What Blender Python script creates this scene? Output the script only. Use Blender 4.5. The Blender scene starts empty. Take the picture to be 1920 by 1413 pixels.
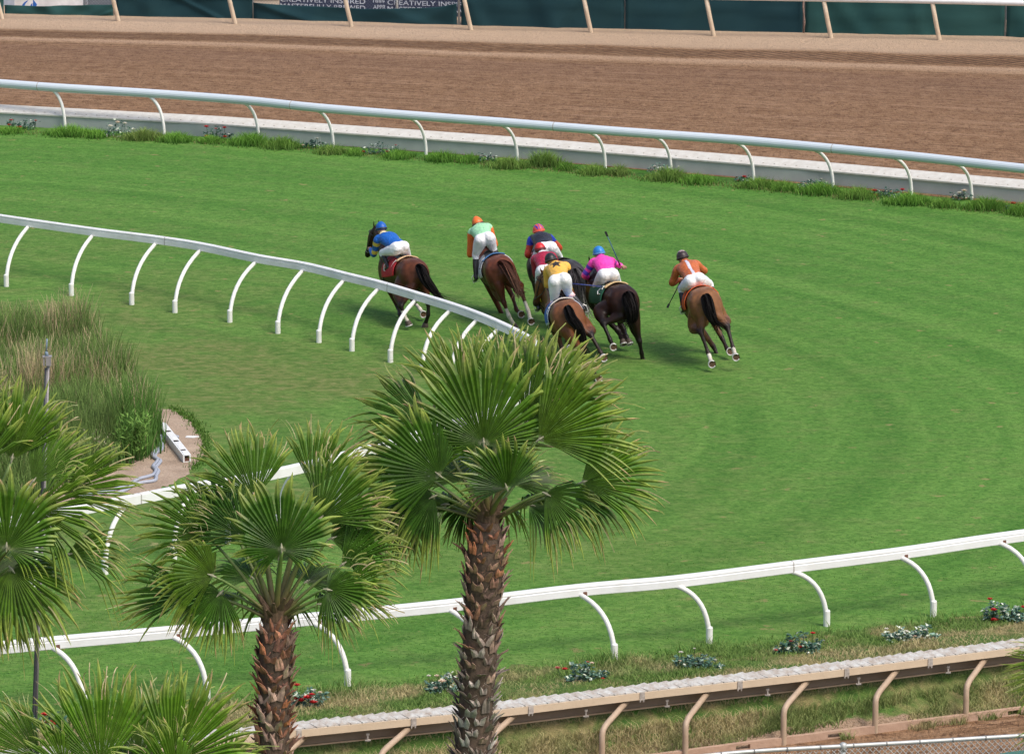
import bpy, bmesh, math, random
import numpy as np
from mathutils import Vector, Matrix, Quaternion
rnd = random.Random(7)
R = math.radians
V = Vector
S = bpy.context.scene
COL = S.collection

# ------------------------------------------------------------------ camera
F = 9170.0            # focal length in photo pixels (1920 wide)
TH = R(12.0)
H = 17.8              # camera height above the turf
RIGHT = V((1, 0, 0)); FWD = V((0, math.cos(TH), -math.sin(TH))); UP = V((0, math.sin(TH), math.cos(TH)))
CAM = V((0, 0, H))
cd = bpy.data.cameras.new('camera'); cam = bpy.data.objects.new('camera', cd); COL.objects.link(cam)
cam.location = CAM; cam.rotation_euler = (R(90) - TH, 0, 0)
cd.sensor_width = 36; cd.lens = F * 36 / 1920; cd.clip_start = 1; cd.clip_end = 3000
S.camera = cam

def ray(px, py):
    return FWD + RIGHT * ((px - 960) / F) - UP * ((py - 706.5) / F)
def G(px, py, z=0.0):
    d = ray(px, py); return CAM + d * ((z - H) / d.z)
def P(px, py, depth):                     # point at camera depth
    return CAM + ray(px, py) * depth
def PY(px, py, y):                        # point on the vertical plane at world y
    d = ray(px, py); return CAM + d * (y / d.y)
def proj(p):
    q = V(p) - CAM; z = q.dot(FWD)
    return (960 + F * q.dot(RIGHT) / z, 706.5 - F * q.dot(UP) / z)

# ------------------------------------------------------------------ objects
def tag(o, label=None, cat=None, group=None, kind=None):
    if label: o['label'] = label
    if cat: o['category'] = cat
    if group: o['group'] = group
    if kind: o['kind'] = kind
    return o
def empty(name, loc, rot=None):
    o = bpy.data.objects.new(name, None); COL.objects.link(o); o.empty_display_size = .2
    o.location = loc
    if rot is not None:
        o.rotation_mode = 'QUATERNION'; o.rotation_quaternion = rot
    return o

class MB:
    def __init__(self): self.v = []; self.f = []; self.c = []; self.m = []
    def add(self, vs, fs, col=(1, 1, 1), mi=0):
        b = len(self.v)
        self.v.extend([tuple(p) for p in vs])
        if len(vs) and isinstance(col, list): self.c.extend(col)
        else: self.c.extend([col] * len(vs))
        for f in fs: self.f.append(tuple(i + b for i in f)); self.m.append(mi)
    def mesh(self, name, smooth=False):
        me = bpy.data.meshes.new(name); me.from_pydata(self.v, [], self.f)
        a = me.color_attributes.new('Col', 'FLOAT_COLOR', 'POINT')
        arr = np.ones((len(self.v), 4), np.float32)
        if self.v: arr[:, :3] = np.array(self.c, np.float32)[:, :3]
        a.data.foreach_set('color', arr.ravel())
        me.polygons.foreach_set('material_index', np.array(self.m, np.int32))
        if smooth: me.polygons.foreach_set('use_smooth', np.ones(len(me.polygons), bool))
        me.update(); return me
    def build(self, name, mats, parent=None, smooth=False, loc=None):
        me = self.mesh(name, smooth)
        for m in (mats if isinstance(mats, (list, tuple)) else [mats]): me.materials.append(m)
        o = bpy.data.objects.new(name, me); COL.objects.link(o)
        if parent: o.parent = parent
        if loc is not None: o.location = loc
        return o
    # -- shapes
    def box(self, c, hx, hy, hz, col=(1, 1, 1), mi=0, ax=(V((1, 0, 0)), V((0, 1, 0)), V((0, 0, 1)))):
        c = V(c); X, Y, Z = ax; vs = []
        for sx in (-1, 1):
            for sy in (-1, 1):
                for sz in (-1, 1): vs.append(c + X * (hx * sx) + Y * (hy * sy) + Z * (hz * sz))
        self.add(vs, [(0, 1, 3, 2), (4, 6, 7, 5), (0, 4, 5, 1), (2, 3, 7, 6), (0, 2, 6, 4), (1, 5, 7, 3)], col, mi)
    def tube(self, pts, rad, n=10, col=(1, 1, 1), mi=0, cap=True, up=None, prof=None):
        """round (or profiled) sweep through pts; rad number, list, or list of (rx, ry)"""
        pts = [V(p) for p in pts]; N = len(pts)
        if not isinstance(rad, (list, tuple)): rad = [rad] * N
        ref = V(up) if up is not None else V((0, 0, 1))
        vs = []; cols = []
        prevX = None
        for i, p in enumerate(pts):
            t = (pts[min(i + 1, N - 1)] - pts[max(i - 1, 0)]).normalized()
            if up is None:
                if prevX is None:
                    a = V((0, 0, 1)) if abs(t.z) < .9 else V((0, 1, 0))
                    X = t.cross(a).normalized()
                else:
                    X = (prevX - t * prevX.dot(t)).normalized()
                prevX = X
            else:
                X = t.cross(ref).normalized()
            Y = X.cross(t).normalized()
            r = rad[i]; rx, ry = r if isinstance(r, (tuple, list)) else (r, r)
            if prof is None:
                for k in range(n):
                    a = 2 * math.pi * k / n
                    vs.append(p + X * (rx * math.cos(a)) + Y * (ry * math.sin(a)))
            else:
                for (a, b) in prof: vs.append(p + X * (a * rx) + Y * (b * ry))
        if prof is not None: n = len(prof)
        fs = []
        for i in range(N - 1):
            for k in range(n):
                k2 = (k + 1) % n
                fs.append((i * n + k, i * n + k2, (i + 1) * n + k2, (i + 1) * n + k))
        if cap:
            fs.append(tuple(reversed(range(n)))); fs.append(tuple((N - 1) * n + k for k in range(n)))
        self.add(vs, fs, col if not callable(col) else [col(i // n / max(1, N - 1)) for i in range(len(vs))], mi)

def crom(pts, per=6):
    """Catmull-Rom through vectors of any dimension"""
    A = [np.array(p, float) for p in pts]
    A = [2 * A[0] - A[1]] + A + [2 * A[-1] - A[-2]]
    out = []
    for i in range(1, len(A) - 2):
        p0, p1, p2, p3 = A[i - 1:i + 3]
        for k in range(per):
            t = k / per
            out.append(.5 * (2 * p1 + (p2 - p0) * t + (2 * p0 - 5 * p1 + 4 * p2 - p3) * t * t + (3 * p1 - p0 - 3 * p2 + p3) * t ** 3))
    out.append(A[-2]); return out

# ------------------------------------------------------------------ materials
def lin(r, g, b):
    f = lambda c: (c / 255 / 12.92) if c / 255 <= .04045 else ((c / 255 + .055) / 1.055) ** 2.4
    return (f(r), f(g), f(b))
def nodemat(name):
    m = bpy.data.materials.new(name); m.use_nodes = True
    nt = m.node_tree; nt.nodes.clear()
    out = nt.nodes.new('ShaderNodeOutputMaterial'); b = nt.nodes.new('ShaderNodeBsdfPrincipled')
    nt.links.new(b.outputs[0], out.inputs[0]); return m, nt, b, out
def N(nt, t, **kw):
    n = nt.nodes.new(t)
    for k, v in kw.items():
        if k in n.inputs: n.inputs[k].default_value = v
        else: setattr(n, k, v)
    return n
def math_(nt, op, a, b=None):
    n = nt.nodes.new('ShaderNodeMath'); n.operation = op
    for i, x in enumerate((a, b)):
        if x is None: continue
        if isinstance(x, (int, float)): n.inputs[i].default_value = x
        else: nt.links.new(x, n.inputs[i])
    return n.outputs[0]
def mix(nt, fac, a, b, mode='MIX'):
    n = nt.nodes.new('ShaderNodeMix'); n.data_type = 'RGBA'; n.blend_type = mode; n.clamp_factor = True
    for i, x in ((0, fac), (6, a), (7, b)):
        if isinstance(x, (int, float)): n.inputs[i].default_value = x
        elif isinstance(x, tuple): n.inputs[i].default_value = (*x[:3], 1)
        else: nt.links.new(x, n.inputs[i])
    return n.outputs[2]
def noise(nt, vec, scale, detail=3, rough=.55, dist=0.0):
    n = N(nt, 'ShaderNodeTexNoise'); n.inputs['Scale'].default_value = scale; n.inputs['Detail'].default_value = detail
    n.inputs['Roughness'].default_value = rough; n.inputs['Distortion'].default_value = dist
    if vec is not None: nt.links.new(vec, n.inputs['Vector'])
    return n.outputs[0]
def ramp(nt, fac, stops):
    n = N(nt, 'ShaderNodeValToRGB'); cr = n.color_ramp
    while len(cr.elements) < len(stops): cr.elements.new(.5)
    for e, (p, c) in zip(cr.elements, stops):
        e.position = p; e.color = (*c, 1) if isinstance(c, tuple) else (c, c, c, 1)
    nt.links.new(fac, n.inputs[0]); return n.outputs[0]
def objco(nt, which='Object'):
    return N(nt, 'ShaderNodeTexCoord').outputs[which]
def scalev(nt, vec, s):
    n = N(nt, 'ShaderNodeMapping'); n.inputs['Scale'].default_value = s; nt.links.new(vec, n.inputs[0]); return n.outputs[0]
def bump(nt, b, h, strength=.4, dist=.02):
    n = N(nt, 'ShaderNodeBump'); n.inputs['Strength'].default_value = strength; n.inputs['Distance'].default_value = dist
    nt.links.new(h, n.inputs['Height']); nt.links.new(n.outputs[0], b.inputs['Normal'])

def simple(name, col, rough=.5, nscale=8, namt=.25, dark=None, bscale=None, bstr=.2, bdist=.01, metal=0, spec=.5, attr=False, trans=0, sheen=0):
    """procedural: base colour (or the Col attribute) broken up by two octaves of noise"""
    m, nt, b, out = nodemat(name)
    co = objco(nt)
    if attr:
        a = N(nt, 'ShaderNodeAttribute'); a.attribute_name = 'Col'; base = a.outputs['Color']
    else: base = col
    n1 = noise(nt, co, nscale, 4)
    f = ramp(nt, n1, [(.3, 0.0), (.7, 1.0)])
    d = dark if dark else None
    if d is None:
        mlt = mix(nt, f, (1 - namt,) * 3, (1 + namt * .5,) * 3)
        c = mix(nt, 1.0, base, mlt, 'MULTIPLY')
    else:
        c = mix(nt, math_(nt, 'MULTIPLY', f, namt), base, d)
    nt.links.new(c, b.inputs['Base Color'])
    b.inputs['Roughness'].default_value = rough; b.inputs['Metallic'].default_value = metal
    b.inputs['Specular IOR Level'].default_value = spec
    if sheen: b.inputs['Sheen Weight'].default_value = sheen
    if bscale: bump(nt, b, noise(nt, co, bscale, 3), bstr, bdist)
    if trans:
        t = N(nt, 'ShaderNodeBsdfTranslucent'); nt.links.new(c, t.inputs[0])
        ms = N(nt, 'ShaderNodeMixShader'); ms.inputs[0].default_value = trans
        nt.links.new(b.outputs[0], ms.inputs[1]); nt.links.new(t.outputs[0], ms.inputs[2]); nt.links.new(ms.outputs[0], out.inputs[0])
    return m

# ------------------------------------------------------------------ world + sun
w = bpy.data.worlds.new("World"); S.world = w; w.use_nodes = True
wn = w.node_tree; bg = wn.nodes['Background']
sky = wn.nodes.new('ShaderNodeTexSky'); sky.sky_type = 'NISHITA'; sky.sun_disc = False
SUNV = V((.50, -.42, .95)).normalized()
sky.sun_elevation = math.asin(SUNV.z); sky.sun_rotation = math.atan2(SUNV.x, SUNV.y)
sky.air_density = 1.0; sky.dust_density = 4.0; sky.ozone_density = .6
wn.links.new(sky.outputs[0], bg.inputs[0]); bg.inputs[1].default_value = .125
sd = bpy.data.lights.new('sun', 'SUN'); so = bpy.data.objects.new('sun', sd); COL.objects.link(so)
sd.energy = 1.5; sd.angle = R(22); sd.color = (1, .95, .87)
so.rotation_mode = 'QUATERNION'; so.rotation_quaternion = (SUNV).to_track_quat('Z', 'Y'); so.location = (0, 60, 60)
S.view_settings.view_transform = 'Standard'; S.view_settings.look = 'None'; S.view_settings.gamma = 1; S.view_settings.exposure = .58
S.render.engine = 'CYCLES'
S.cycles.use_denoising = True; S.cycles.max_bounces = 6; S.cycles.transparent_max_bounces = 8
# ================================================================== SETTING
def interp(tab, x):
    if x <= tab[0][0]: a, b = tab[0], tab[1]
    elif x >= tab[-1][0]: a, b = tab[-2], tab[-1]
    else:
        for a, b in zip(tab, tab[1:]):
            if a[0] <= x <= b[0]: break
    return a[1] + (b[1] - a[1]) * (x - a[0]) / (b[0] - a[0])
class Line:
    """polyline on the ground; d = signed distance, positive on the far side of a left-to-right line"""
    def __init__(self, pts): self.p = np.array([(q[0], q[1]) for q in pts], float)
    def dist(self, X, Y):
        best = np.full(X.shape, 1e9); sgn = np.ones(X.shape); arc = np.zeros(X.shape); acc = 0
        for a, b in zip(self.p, self.p[1:]):
            e = b - a; L = np.hypot(*e); e = e / L
            t = np.clip((X - a[0]) * e[0] + (Y - a[1]) * e[1], 0, L)
            dx = X - a[0] - t * e[0]; dy = Y - a[1] - t * e[1]; dd = np.hypot(dx, dy)
            s = e[0] * dy - e[1] * dx
            k = dd < best
            best = np.where(k, dd, best); sgn = np.where(k, np.where(s >= 0, 1, -1), sgn); arc = np.where(k, acc + t, arc); acc += L
        return best * sgn, arc
    def sample(self, step):
        out = []; 
        for a, b in zip(self.p, self.p[1:]):
            n = max(1, int(np.hypot(*(b - a)) / step))
            for k in range(n): out.append(a + (b - a) * k / n)
        out.append(self.p[-1]); out = np.array(out)
        t = np.gradient(out, axis=0); t /= np.linalg.norm(t, axis=1)[:, None]
        nrm = np.stack([-t[:, 1], t[:, 0]], 1)
        return out, t, nrm

def smoothcurve(pts, per=4):
    return [V(p) for p in crom([tuple(p) for p in pts], per)]

# ---- key lines measured from the view, laid out on the ground
FAR_POSTS = [((97,170),(122,243)),((277,181),(308,256)),((455,194),(485,265)),((592,208),(625,279)),((763,222),(799,290)),((935,235),(970,303)),
             ((1098,248),(1135,315)),((1220,257),(1258,324)),((1375,268),(1413,339)),((1522,281),(1562,356)),((1667,295),(1709,366)),((1782,307),(1822,375)),((1918,322),(1960,392))]
NEAR_POSTS = [((95,1205),(158,1335)),((320,1185),(388,1310)),((585,1160),(652,1285)),((840,1135),(906,1262)),((1085,1106),(1152,1237)),((1265,1090),(1330,1205)),
              ((1480,1063),(1550,1173)),((1686,1037),(1750,1155)),((1870,1010),(1937,1125))]
INNER_FAR = [((-62,403),(-108,520)),((58,420),(12,537)),((178,437),(134,554)),((297,452),(247,571)),((380,465),(328,586)),((485,487),(431,604)),((573,502),(521,625)),
             ((650,521),(598,642)),((715,537),(660,658)),((785,558),(732,679)),((850,578),(792,698)),((900,596),(845,716)),((940,613),(884,733))]
INNER_TIP = [(975,628),(1002,645),(1014,668),(1014,698),(992,730),(940,765),(880,788)]
INNER_NEAR = [((820,808),(800,900)),((752,832),(728,930)),((668,854),(634,960)),((560,882),(522,992)),((468,901),(428,1018)),((365,918),(326,1048)),((242,942),(197,1076)),((110,966),(60,1105)),((-20,988),(-72,1130))]
H_FAR, H_NEAR, H_IN = .95, .86, 1.0
def more(posts, hr, left, right):
    """carry a row of posts on past both ends of the view, at its own spacing"""
    W_ = [(G(a[0], a[1], hr) - V((0, 0, .055)), G(*b)) for a, b in posts]
    for _ in range(right): W_.append(tuple(W_[-1][k] + (W_[-1][k] - W_[-4][k]) / 3 for k in (0, 1)))
    for _ in range(left): W_.insert(0, tuple(W_[0][k] + (W_[0][k] - W_[3][k]) / 3 for k in (0, 1)))
    return W_
FAR_W = more([((a[0], a[1] - 6), b) for a, b in FAR_POSTS], H_FAR, 3, 6); NEAR_W = more(NEAR_POSTS, H_NEAR, 2, 5)
upz = lambda p, d: V((p.x, p.y, p.z + d))
far_rail = [upz(a, .055) for a, b in FAR_W]; near_rail = [upz(a, .055) for a, b in NEAR_W]
far_rail.append(far_rail[-1] * 1.5 - far_rail[-2] * .5); far_rail.insert(0, far_rail[0] * 1.5 - far_rail[1] * .5)
near_rail.append(near_rail[-1] * 1.5 - near_rail[-2] * .5); near_rail.insert(0, near_rail[0] * 1.5 - near_rail[1] * .5)
inner_rail = [G(-260, 378, H_IN)] + [G(a[0], a[1] - 2, H_IN) for a, b in INNER_FAR] + [G(x, y, H_IN) for x, y in INNER_TIP] + [G(a[0], a[1] - 4, H_IN) for a, b in INNER_NEAR] + [G(-260, 1026, H_IN)]
L_near = Line([G(-500, 1395)] + [G(*b) for a, b in NEAR_POSTS] + [G(2500, 1040)])
COVER = [(-1100, 1490), (-500, 1448), (0, 1406), (430, 1365), (550, 1352), (850, 1322), (940, 1313), (1211, 1280), (1455, 1253), (1671, 1227), (1920, 1195.5), (2300, 1146), (3100, 1040)]
ZC = .34
L_cover = Line([G(x, y, ZC) for x, y in COVER])
kerb_row = lambda x: 1391 + (1400 - x) * (.127 if x > 1400 else .135)
_p, _t, _n = L_cover.sample(.8)
_kp = [V((p[0] - n[0] * .72, p[1] - n[1] * .72, -.40)) for p, n in zip(_p, _n)]
L_kerb = Line([q for q in _kp if proj(q)[0] < 1190] + [G(x, kerb_row(x), -.40) for x in range(1240, 2600, 100)])
L_in = Line([p for p in inner_rail])
FARROW = [(0, 200), (400, 222), (960, 262), (1500, 307), (1920, 345.5)]
L_fcov = Line([G(x, interp(FARROW, x) + 35) for x in range(-600, 2600, 100)])
FENCEROW = [(0, 43), (480, 52.5), (900, 66), (1340, 76), (1760, 84), (1920, 87)]
POLY = np.array([(p[0], p[1]) for p in inner_rail])
def inside(X, Y):
    r = np.zeros(X.shape, bool); n = len(POLY)
    for i in range(n):
        x1, y1 = POLY[i]; x2, y2 = POLY[(i + 1) % n]
        c = ((y1 > Y) != (y2 > Y)) & (X < (x2 - x1) * (Y - y1) / (y2 - y1 + 1e-12) + x1)
        r ^= c
    return r

# ---- turf material: colour from mowing streaks along the bend, wear, and clumps; no light painted in
def turf_mat():
    m, nt, b, out = nodemat('turf_grass')
    a = N(nt, 'ShaderNodeAttribute'); a.attribute_name = 'trk'
    sp = N(nt, 'ShaderNodeSeparateXYZ'); nt.links.new(a.outputs['Vector'], sp.inputs[0])
    co = objco(nt)
    streakv = N(nt, 'ShaderNodeCombineXYZ')
    nt.links.new(math_(nt, 'MULTIPLY', sp.outputs[0], 1.3), streakv.inputs[0]); nt.links.new(math_(nt, 'MULTIPLY', sp.outputs[1], .05), streakv.inputs[1])
    streak = noise(nt, streakv.outputs[0], 1.0, 3, .55)
    big = noise(nt, co, .22, 4, .6, .6)
    mid = noise(nt, scalev(nt, co, (.8, 1.0, 1)), 1.5, 5, .68, .4)
    fine = noise(nt, scalev(nt, co, (.75, 1.0, 1)), 5.5, 4, .72, .3)
    flk = noise(nt, scalev(nt, co, (.8, 1.0, 1)), 17, 3, .78)
    sw = math_(nt, 'SINE', math_(nt, 'ADD', math_(nt, 'MULTIPLY', sp.outputs[0], 2.3), math_(nt, 'MULTIPLY', streak, 7.0)))
    stk = math_(nt, 'ADD', streak, math_(nt, 'MULTIPLY', sw, .022))
    c = ramp(nt, stk, [(.36, (.054, .156, .021)), (.49, (.072, .186, .028)), (.62, (.098, .219, .038))])
    c = mix(nt, ramp(nt, big, [(.44, 0.0), (.60, .30)]), c, (.084, .206, .031))
    c = mix(nt, ramp(nt, mid, [(.49, 0.0), (.64, .42)]), c, (.122, .194, .050))
    g_ = ramp(nt, fine, [(.38, (.76, .80, .72)), (.50, (1.0, 1.0, 1.0)), (.62, (1.22, 1.15, 1.2))])
    c = mix(nt, 1.0, c, g_, 'MULTIPLY')
    c = mix(nt, ramp(nt, flk, [(.39, .72), (.475, 0.0)]), c, (.030, .096, .010))
    c = mix(nt, ramp(nt, flk, [(.54, 0.0), (.63, .42)]), c, (.165, .262, .055))
    dv = noise(nt, co, 2.6, 2, .5)
    c = mix(nt, math_(nt, 'MULTIPLY', ramp(nt, dv, [(.66, 0.0), (.72, .8)]), ramp(nt, fine, [(.45, 0.0), (.55, 1.0)])), c, (.24, .20, .085))
    # wear: drier, browner turf (attribute) broken by noise
    wr = math_(nt, 'MULTIPLY', sp.outputs[2], ramp(nt, math_(nt, 'ADD', math_(nt, 'MULTIPLY', big, .6), math_(nt, 'MULTIPLY', mid, .4)), [(.42, .25), (.58, 1.0)]))
    dry = ramp(nt, fine, [(.40, (.076, .122, .026)), (.50, (.122, .152, .042)), (.62, (.185, .178, .070))])
    c = mix(nt, wr, c, dry)
    nt.links.new(c, b.inputs['Base Color']); b.inputs['Roughness'].default_value = .85; b.inputs['Specular IOR Level'].default_value = .15
    h = math_(nt, 'ADD', math_(nt, 'MULTIPLY', fine, 1.0), math_(nt, 'MULTIPLY', flk, .5))
    bump(nt, b, h, .5, .05)
    return m
def verge_mat():
    m, nt, b, out = nodemat('dry_verge')
    a = N(nt, 'ShaderNodeAttribute'); a.attribute_name = 'trk'
    sp = N(nt, 'ShaderNodeSeparateXYZ'); nt.links.new(a.outputs['Vector'], sp.inputs[0])
    co = objco(nt)
    n1 = noise(nt, co, 1.3, 4, .6, .5); n2 = noise(nt, co, 9, 4, .7); n3 = noise(nt, co, 40, 3, .7)
    straw = ramp(nt, n2, [(.3, (.16, .155, .065)), (.5, (.26, .225, .10)), (.7, (.37, .30, .15))])
    green = ramp(nt, n2, [(.3, (.055, .13, .028)), (.6, (.115, .19, .045)), (.8, (.20, .22, .08))])
    c = mix(nt, ramp(nt, n1, [(.36, 0.0), (.54, 1.0)]), straw, green)
    soil = ramp(nt, n3, [(.3, (.24, .155, .10)), (.7, (.42, .31, .22))])
    sm = math_(nt, 'ADD', sp.outputs[2], math_(nt, 'MULTIPLY', math_(nt, 'SUBTRACT', n1, .5), 1.8))
    c = mix(nt, ramp(nt, sm, [(.42, 0.0), (.58, 1.0)]), c, soil)
    c = mix(nt, ramp(nt, n3, [(.32, .5), (.46, 0.0)]), c, (.07, .075, .03))
    nt.links.new(c, b.inputs['Base Color']); b.inputs['Roughness'].default_value = .9; b.inputs['Specular IOR Level'].default_value = .1
    bump(nt, b, math_(nt, 'ADD', n2, n3), .8, .05)
    return m
def dirt_mat(name, tread):
    m, nt, b, out = nodemat(name)
    a = N(nt, 'ShaderNodeAttribute'); a.attribute_name = 'trk'
    sp = N(nt, 'ShaderNodeSeparateXYZ'); nt.links.new(a.outputs['Vector'], sp.inputs[0])
    v, u = sp.outputs[0], sp.outputs[1]
    co = objco(nt)
    lines = N(nt, 'ShaderNodeCombineXYZ')
    nt.links.new(math_(nt, 'MULTIPLY', v, 95.0), lines.inputs[0]); nt.links.new(math_(nt, 'MULTIPLY', u, .22), lines.inputs[1])
    ln = noise(nt, lines.outputs[0], 1.0, 4, .6, .2)
    n1 = noise(nt, scalev(nt, co, (1, .55, 1)), 3.0, 5, .7, .4); n2 = noise(nt, scalev(nt, co, (1, .45, 1)), 14, 4, .75); n0 = noise(nt, co, .35, 3)
    base = (.212, .120, .064); lite = (.325, .200, .116); dark = (.082, .046, .029)
    c = mix(nt, ramp(nt, n1, [(.36, 0.0), (.66, .8)]), base, lite)
    c = mix(nt, ramp(nt, n2, [(.36, .8), (.48, 0.0)]), c, dark)
    c = mix(nt, ramp(nt, ln, [(.34, .45), (.47, 0.0)]), c, dark)
    c = mix(nt, ramp(nt, ln, [(.53, 0.0), (.66, .5)]), c, (.36, .235, .155))
    n4 = noise(nt, scalev(nt, co, (.8, 1.2, 1)), 4.5, 4, .7, .5)
    c = mix(nt, ramp(nt, n4, [(.37, .75), (.455, 0.0)]), c, (.098, .052, .030))
    c = mix(nt, ramp(nt, n4, [(.56, 0.0), (.66, .45)]), c, (.37, .245, .155))
    h = math_(nt, 'ADD', math_(nt, 'MULTIPLY', n1, .8), math_(nt, 'ADD', n2, n4))
    h = math_(nt, 'ADD', h, math_(nt, 'MULTIPLY', ln, .8))
    if tread:
        pale = (.47, .350, .250)
        wob = math_(nt, 'ADD', v, math_(nt, 'MULTIPLY', math_(nt, 'SUBTRACT', n0, .5), .022))
        c = mix(nt, ramp(nt, wob, [(.0, .9), (.052, .75), (.075, 0.0)]), c, pale)
        cleat = N(nt, 'ShaderNodeTexWave', wave_type='BANDS', bands_direction='X'); cleat.inputs['Scale'].default_value = 1.0; cleat.inputs['Distortion'].default_value = 3.5; cleat.inputs['Detail'].default_value = 2
        cv = N(nt, 'ShaderNodeCombineXYZ'); nt.links.new(math_(nt, 'ADD', math_(nt, 'MULTIPLY', u, 1.15), math_(nt, 'MULTIPLY', v, 26.0)), cv.inputs[0]); nt.links.new(cv.outputs[0], cleat.inputs['Vector'])
        band = ramp(nt, wob, [(.068, 0.0), (.085, 1.0), (.125, 1.0), (.150, 0.0)])
        c = mix(nt, math_(nt, 'MULTIPLY', band, ramp(nt, cleat.outputs['Fac'], [(.2, .15), (.6, .75)])), c, (.135, .080, .052))
        edge = ramp(nt, wob, [(.138, 0.0), (.155, .75), (.170, .6), (.20, 0.0)])
        c = mix(nt, math_(nt, 'MULTIPLY', edge, ramp(nt, n2, [(.3, .5), (.6, 1.0)])), c, (.47, .33, .225))
        c = mix(nt, ramp(nt, v, [(.18, 0.0), (.24, .40), (.45, .15), (1.0, 0.0)]), c, (.16, .095, .068))
        h = math_(nt, 'ADD', h, math_(nt, 'MULTIPLY', math_(nt, 'MULTIPLY', band, cleat.outputs['Fac']), 1.6))
    nt.links.new(c, b.inputs['Base Color']); b.inputs['Roughness'].default_value = .95; b.inputs['Specular IOR Level'].default_value = .1
    bump(nt, b, h, .8, .07)
    return m

def sheet(name, X, Y, Z, trk, mat, kind='structure', smooth=True):
    ny, nx = X.shape
    me = bpy.data.meshes.new(name)
    co = np.stack([X, Y, Z], -1).reshape(-1, 3)
    idx = np.arange(ny * nx).reshape(ny, nx)
    q = np.stack([idx[:-1, :-1], idx[:-1, 1:], idx[1:, 1:], idx[1:, :-1]], -1).reshape(-1, 4)
    me.from_pydata(co.tolist(), [], q.tolist())
    a = me.attributes.new('trk', 'FLOAT_VECTOR', 'POINT'); a.data.foreach_set('vector', np.stack(trk, -1).reshape(-1, 3).astype(np.float32).ravel())
    if smooth: me.polygons.foreach_set('use_smooth', np.ones(len(me.polygons), bool))
    me.materials.append(mat); me.update()
    o = bpy.data.objects.new(name, me); COL.objects.link(o); tag(o, kind=kind); return o

M_TURF = turf_mat(); M_VERGE = verge_mat(); M_DIRT = dirt_mat('harrowed_dirt', True); M_DIRT2 = dirt_mat('near_dirt', False)
xs = np.concatenate([[-900, -300, -100, -50, -30], np.arange(-19, 19.01, .35), [30, 50, 100, 300, 900]])
ys = np.concatenate([[-300, -50, 0, 30, 48], np.arange(57, 118, .35), [124, 140, 180, 300, 900, 2200]])
X, Y = np.meshgrid(xs, ys)
dc, _ = L_cover.dist(X, Y)
din, arc = L_in.dist(X, Y); ins = inside(X, Y)
dn, _ = L_near.dist(X, Y)
Z = np.where(dc > 0.0, 0.0, -.75)
dry = np.where(ins, .75, np.clip(.42 - np.abs(din) * .05, .0, 1))
dry = np.where(ins, np.clip(.45 + np.abs(din) * .12, 0, .8), dry)
pa = G(1120, 1010); pb = G(560, 700); pc_ = G(380, 560); pd = G(450, 780)
for p, r, k in ((pa, 3.0, .35), (pb, 4.5, .55), (pc_, 3.0, .3), (pd, 3.5, .45), (G(700, 740), 4, .3)):
    dry = np.maximum(dry, k * np.exp(-(((X - p.x) / (r * 1.2)) ** 2 + ((Y - p.y) / (r * 1.8)) ** 2)))
dry = np.clip(dry + .25 * np.exp(-np.clip(dn, 0, 9) / .8), 0, 1)
sheet('turf', X, Y, Z, (np.where(ins, -1, 1) * np.abs(din), arc, dry), M_TURF)

# verge and bank between the near turf rail, the tan rail and the kerb (one sheet)
pts, tan, nrm = L_cover.sample(.14)
prof = [(2.42, .004), (2.2, .012), (1.75, .02), (1.5, .035), (1.25, .045), (1.0, .05), (.8, .05), (.6, .04), (.4, .03), (.2, .01), (.05, -.03), (-.06, -.13), (-.2, -.20), (-.33, -.29), (-.44, -.37), (-.54, -.44), (-.62, -.49), (-.9, -.53)]
nr = np.array([[math.sin(i * 12.9898 + j * 78.233) * 43758.5453 % 1 for j in range(len(pts))] for i in range(len(prof))])
off = np.array([p[0] for p in prof])[:, None]; zz = np.array([p[1] for p in prof])[:, None]
off = off + np.where(np.arange(len(prof))[:, None] == 0, (nr - .5) * .34 + .22 * np.sin(pts[None, :, 0] * 1.9) * np.sin(pts[None, :, 0] * .71 + 1), 0)
BX = pts[None, :, 0] + nrm[None, :, 0] * off; BY = pts[None, :, 1] + nrm[None, :, 1] * off
wav = .5 + .5 * np.sin(BX * 1.7 + BY * .9) * np.sin(BX * .63 - BY * 1.3 + 1)
BZ = zz + np.where((off < 1.6) & (off > -.6), (nr - .5) * .03 + (wav - .4) * .05 * np.where(off > .1, 1, 0), 0)
soil = np.clip((-off - .32) / .22, 0, 1) + 0 * BX
sheet('grass_bank', BX, BY, BZ, (off + 0 * BX, BX, soil * .85), M_VERGE)
# near dirt track
pk, tk, nk = L_kerb.sample(.5)
offs = np.array([.02, -.3, -.6, -1, -1.5, -2.2, -3, -5, -9])[:, None]
DX = pk[None, :, 0] + nk[None, :, 0] * offs; DY = pk[None, :, 1] + nk[None, :, 1] * offs
DZ = np.full(DX.shape, -.515) + np.where(offs > -.7, .012 * (offs + .7) / .7, 0) * 1.0
sheet('near_dirt_track', DX, DY, DZ, (-offs * .12 + 0 * DX, DX, 0 * DX), M_DIRT2)
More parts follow.
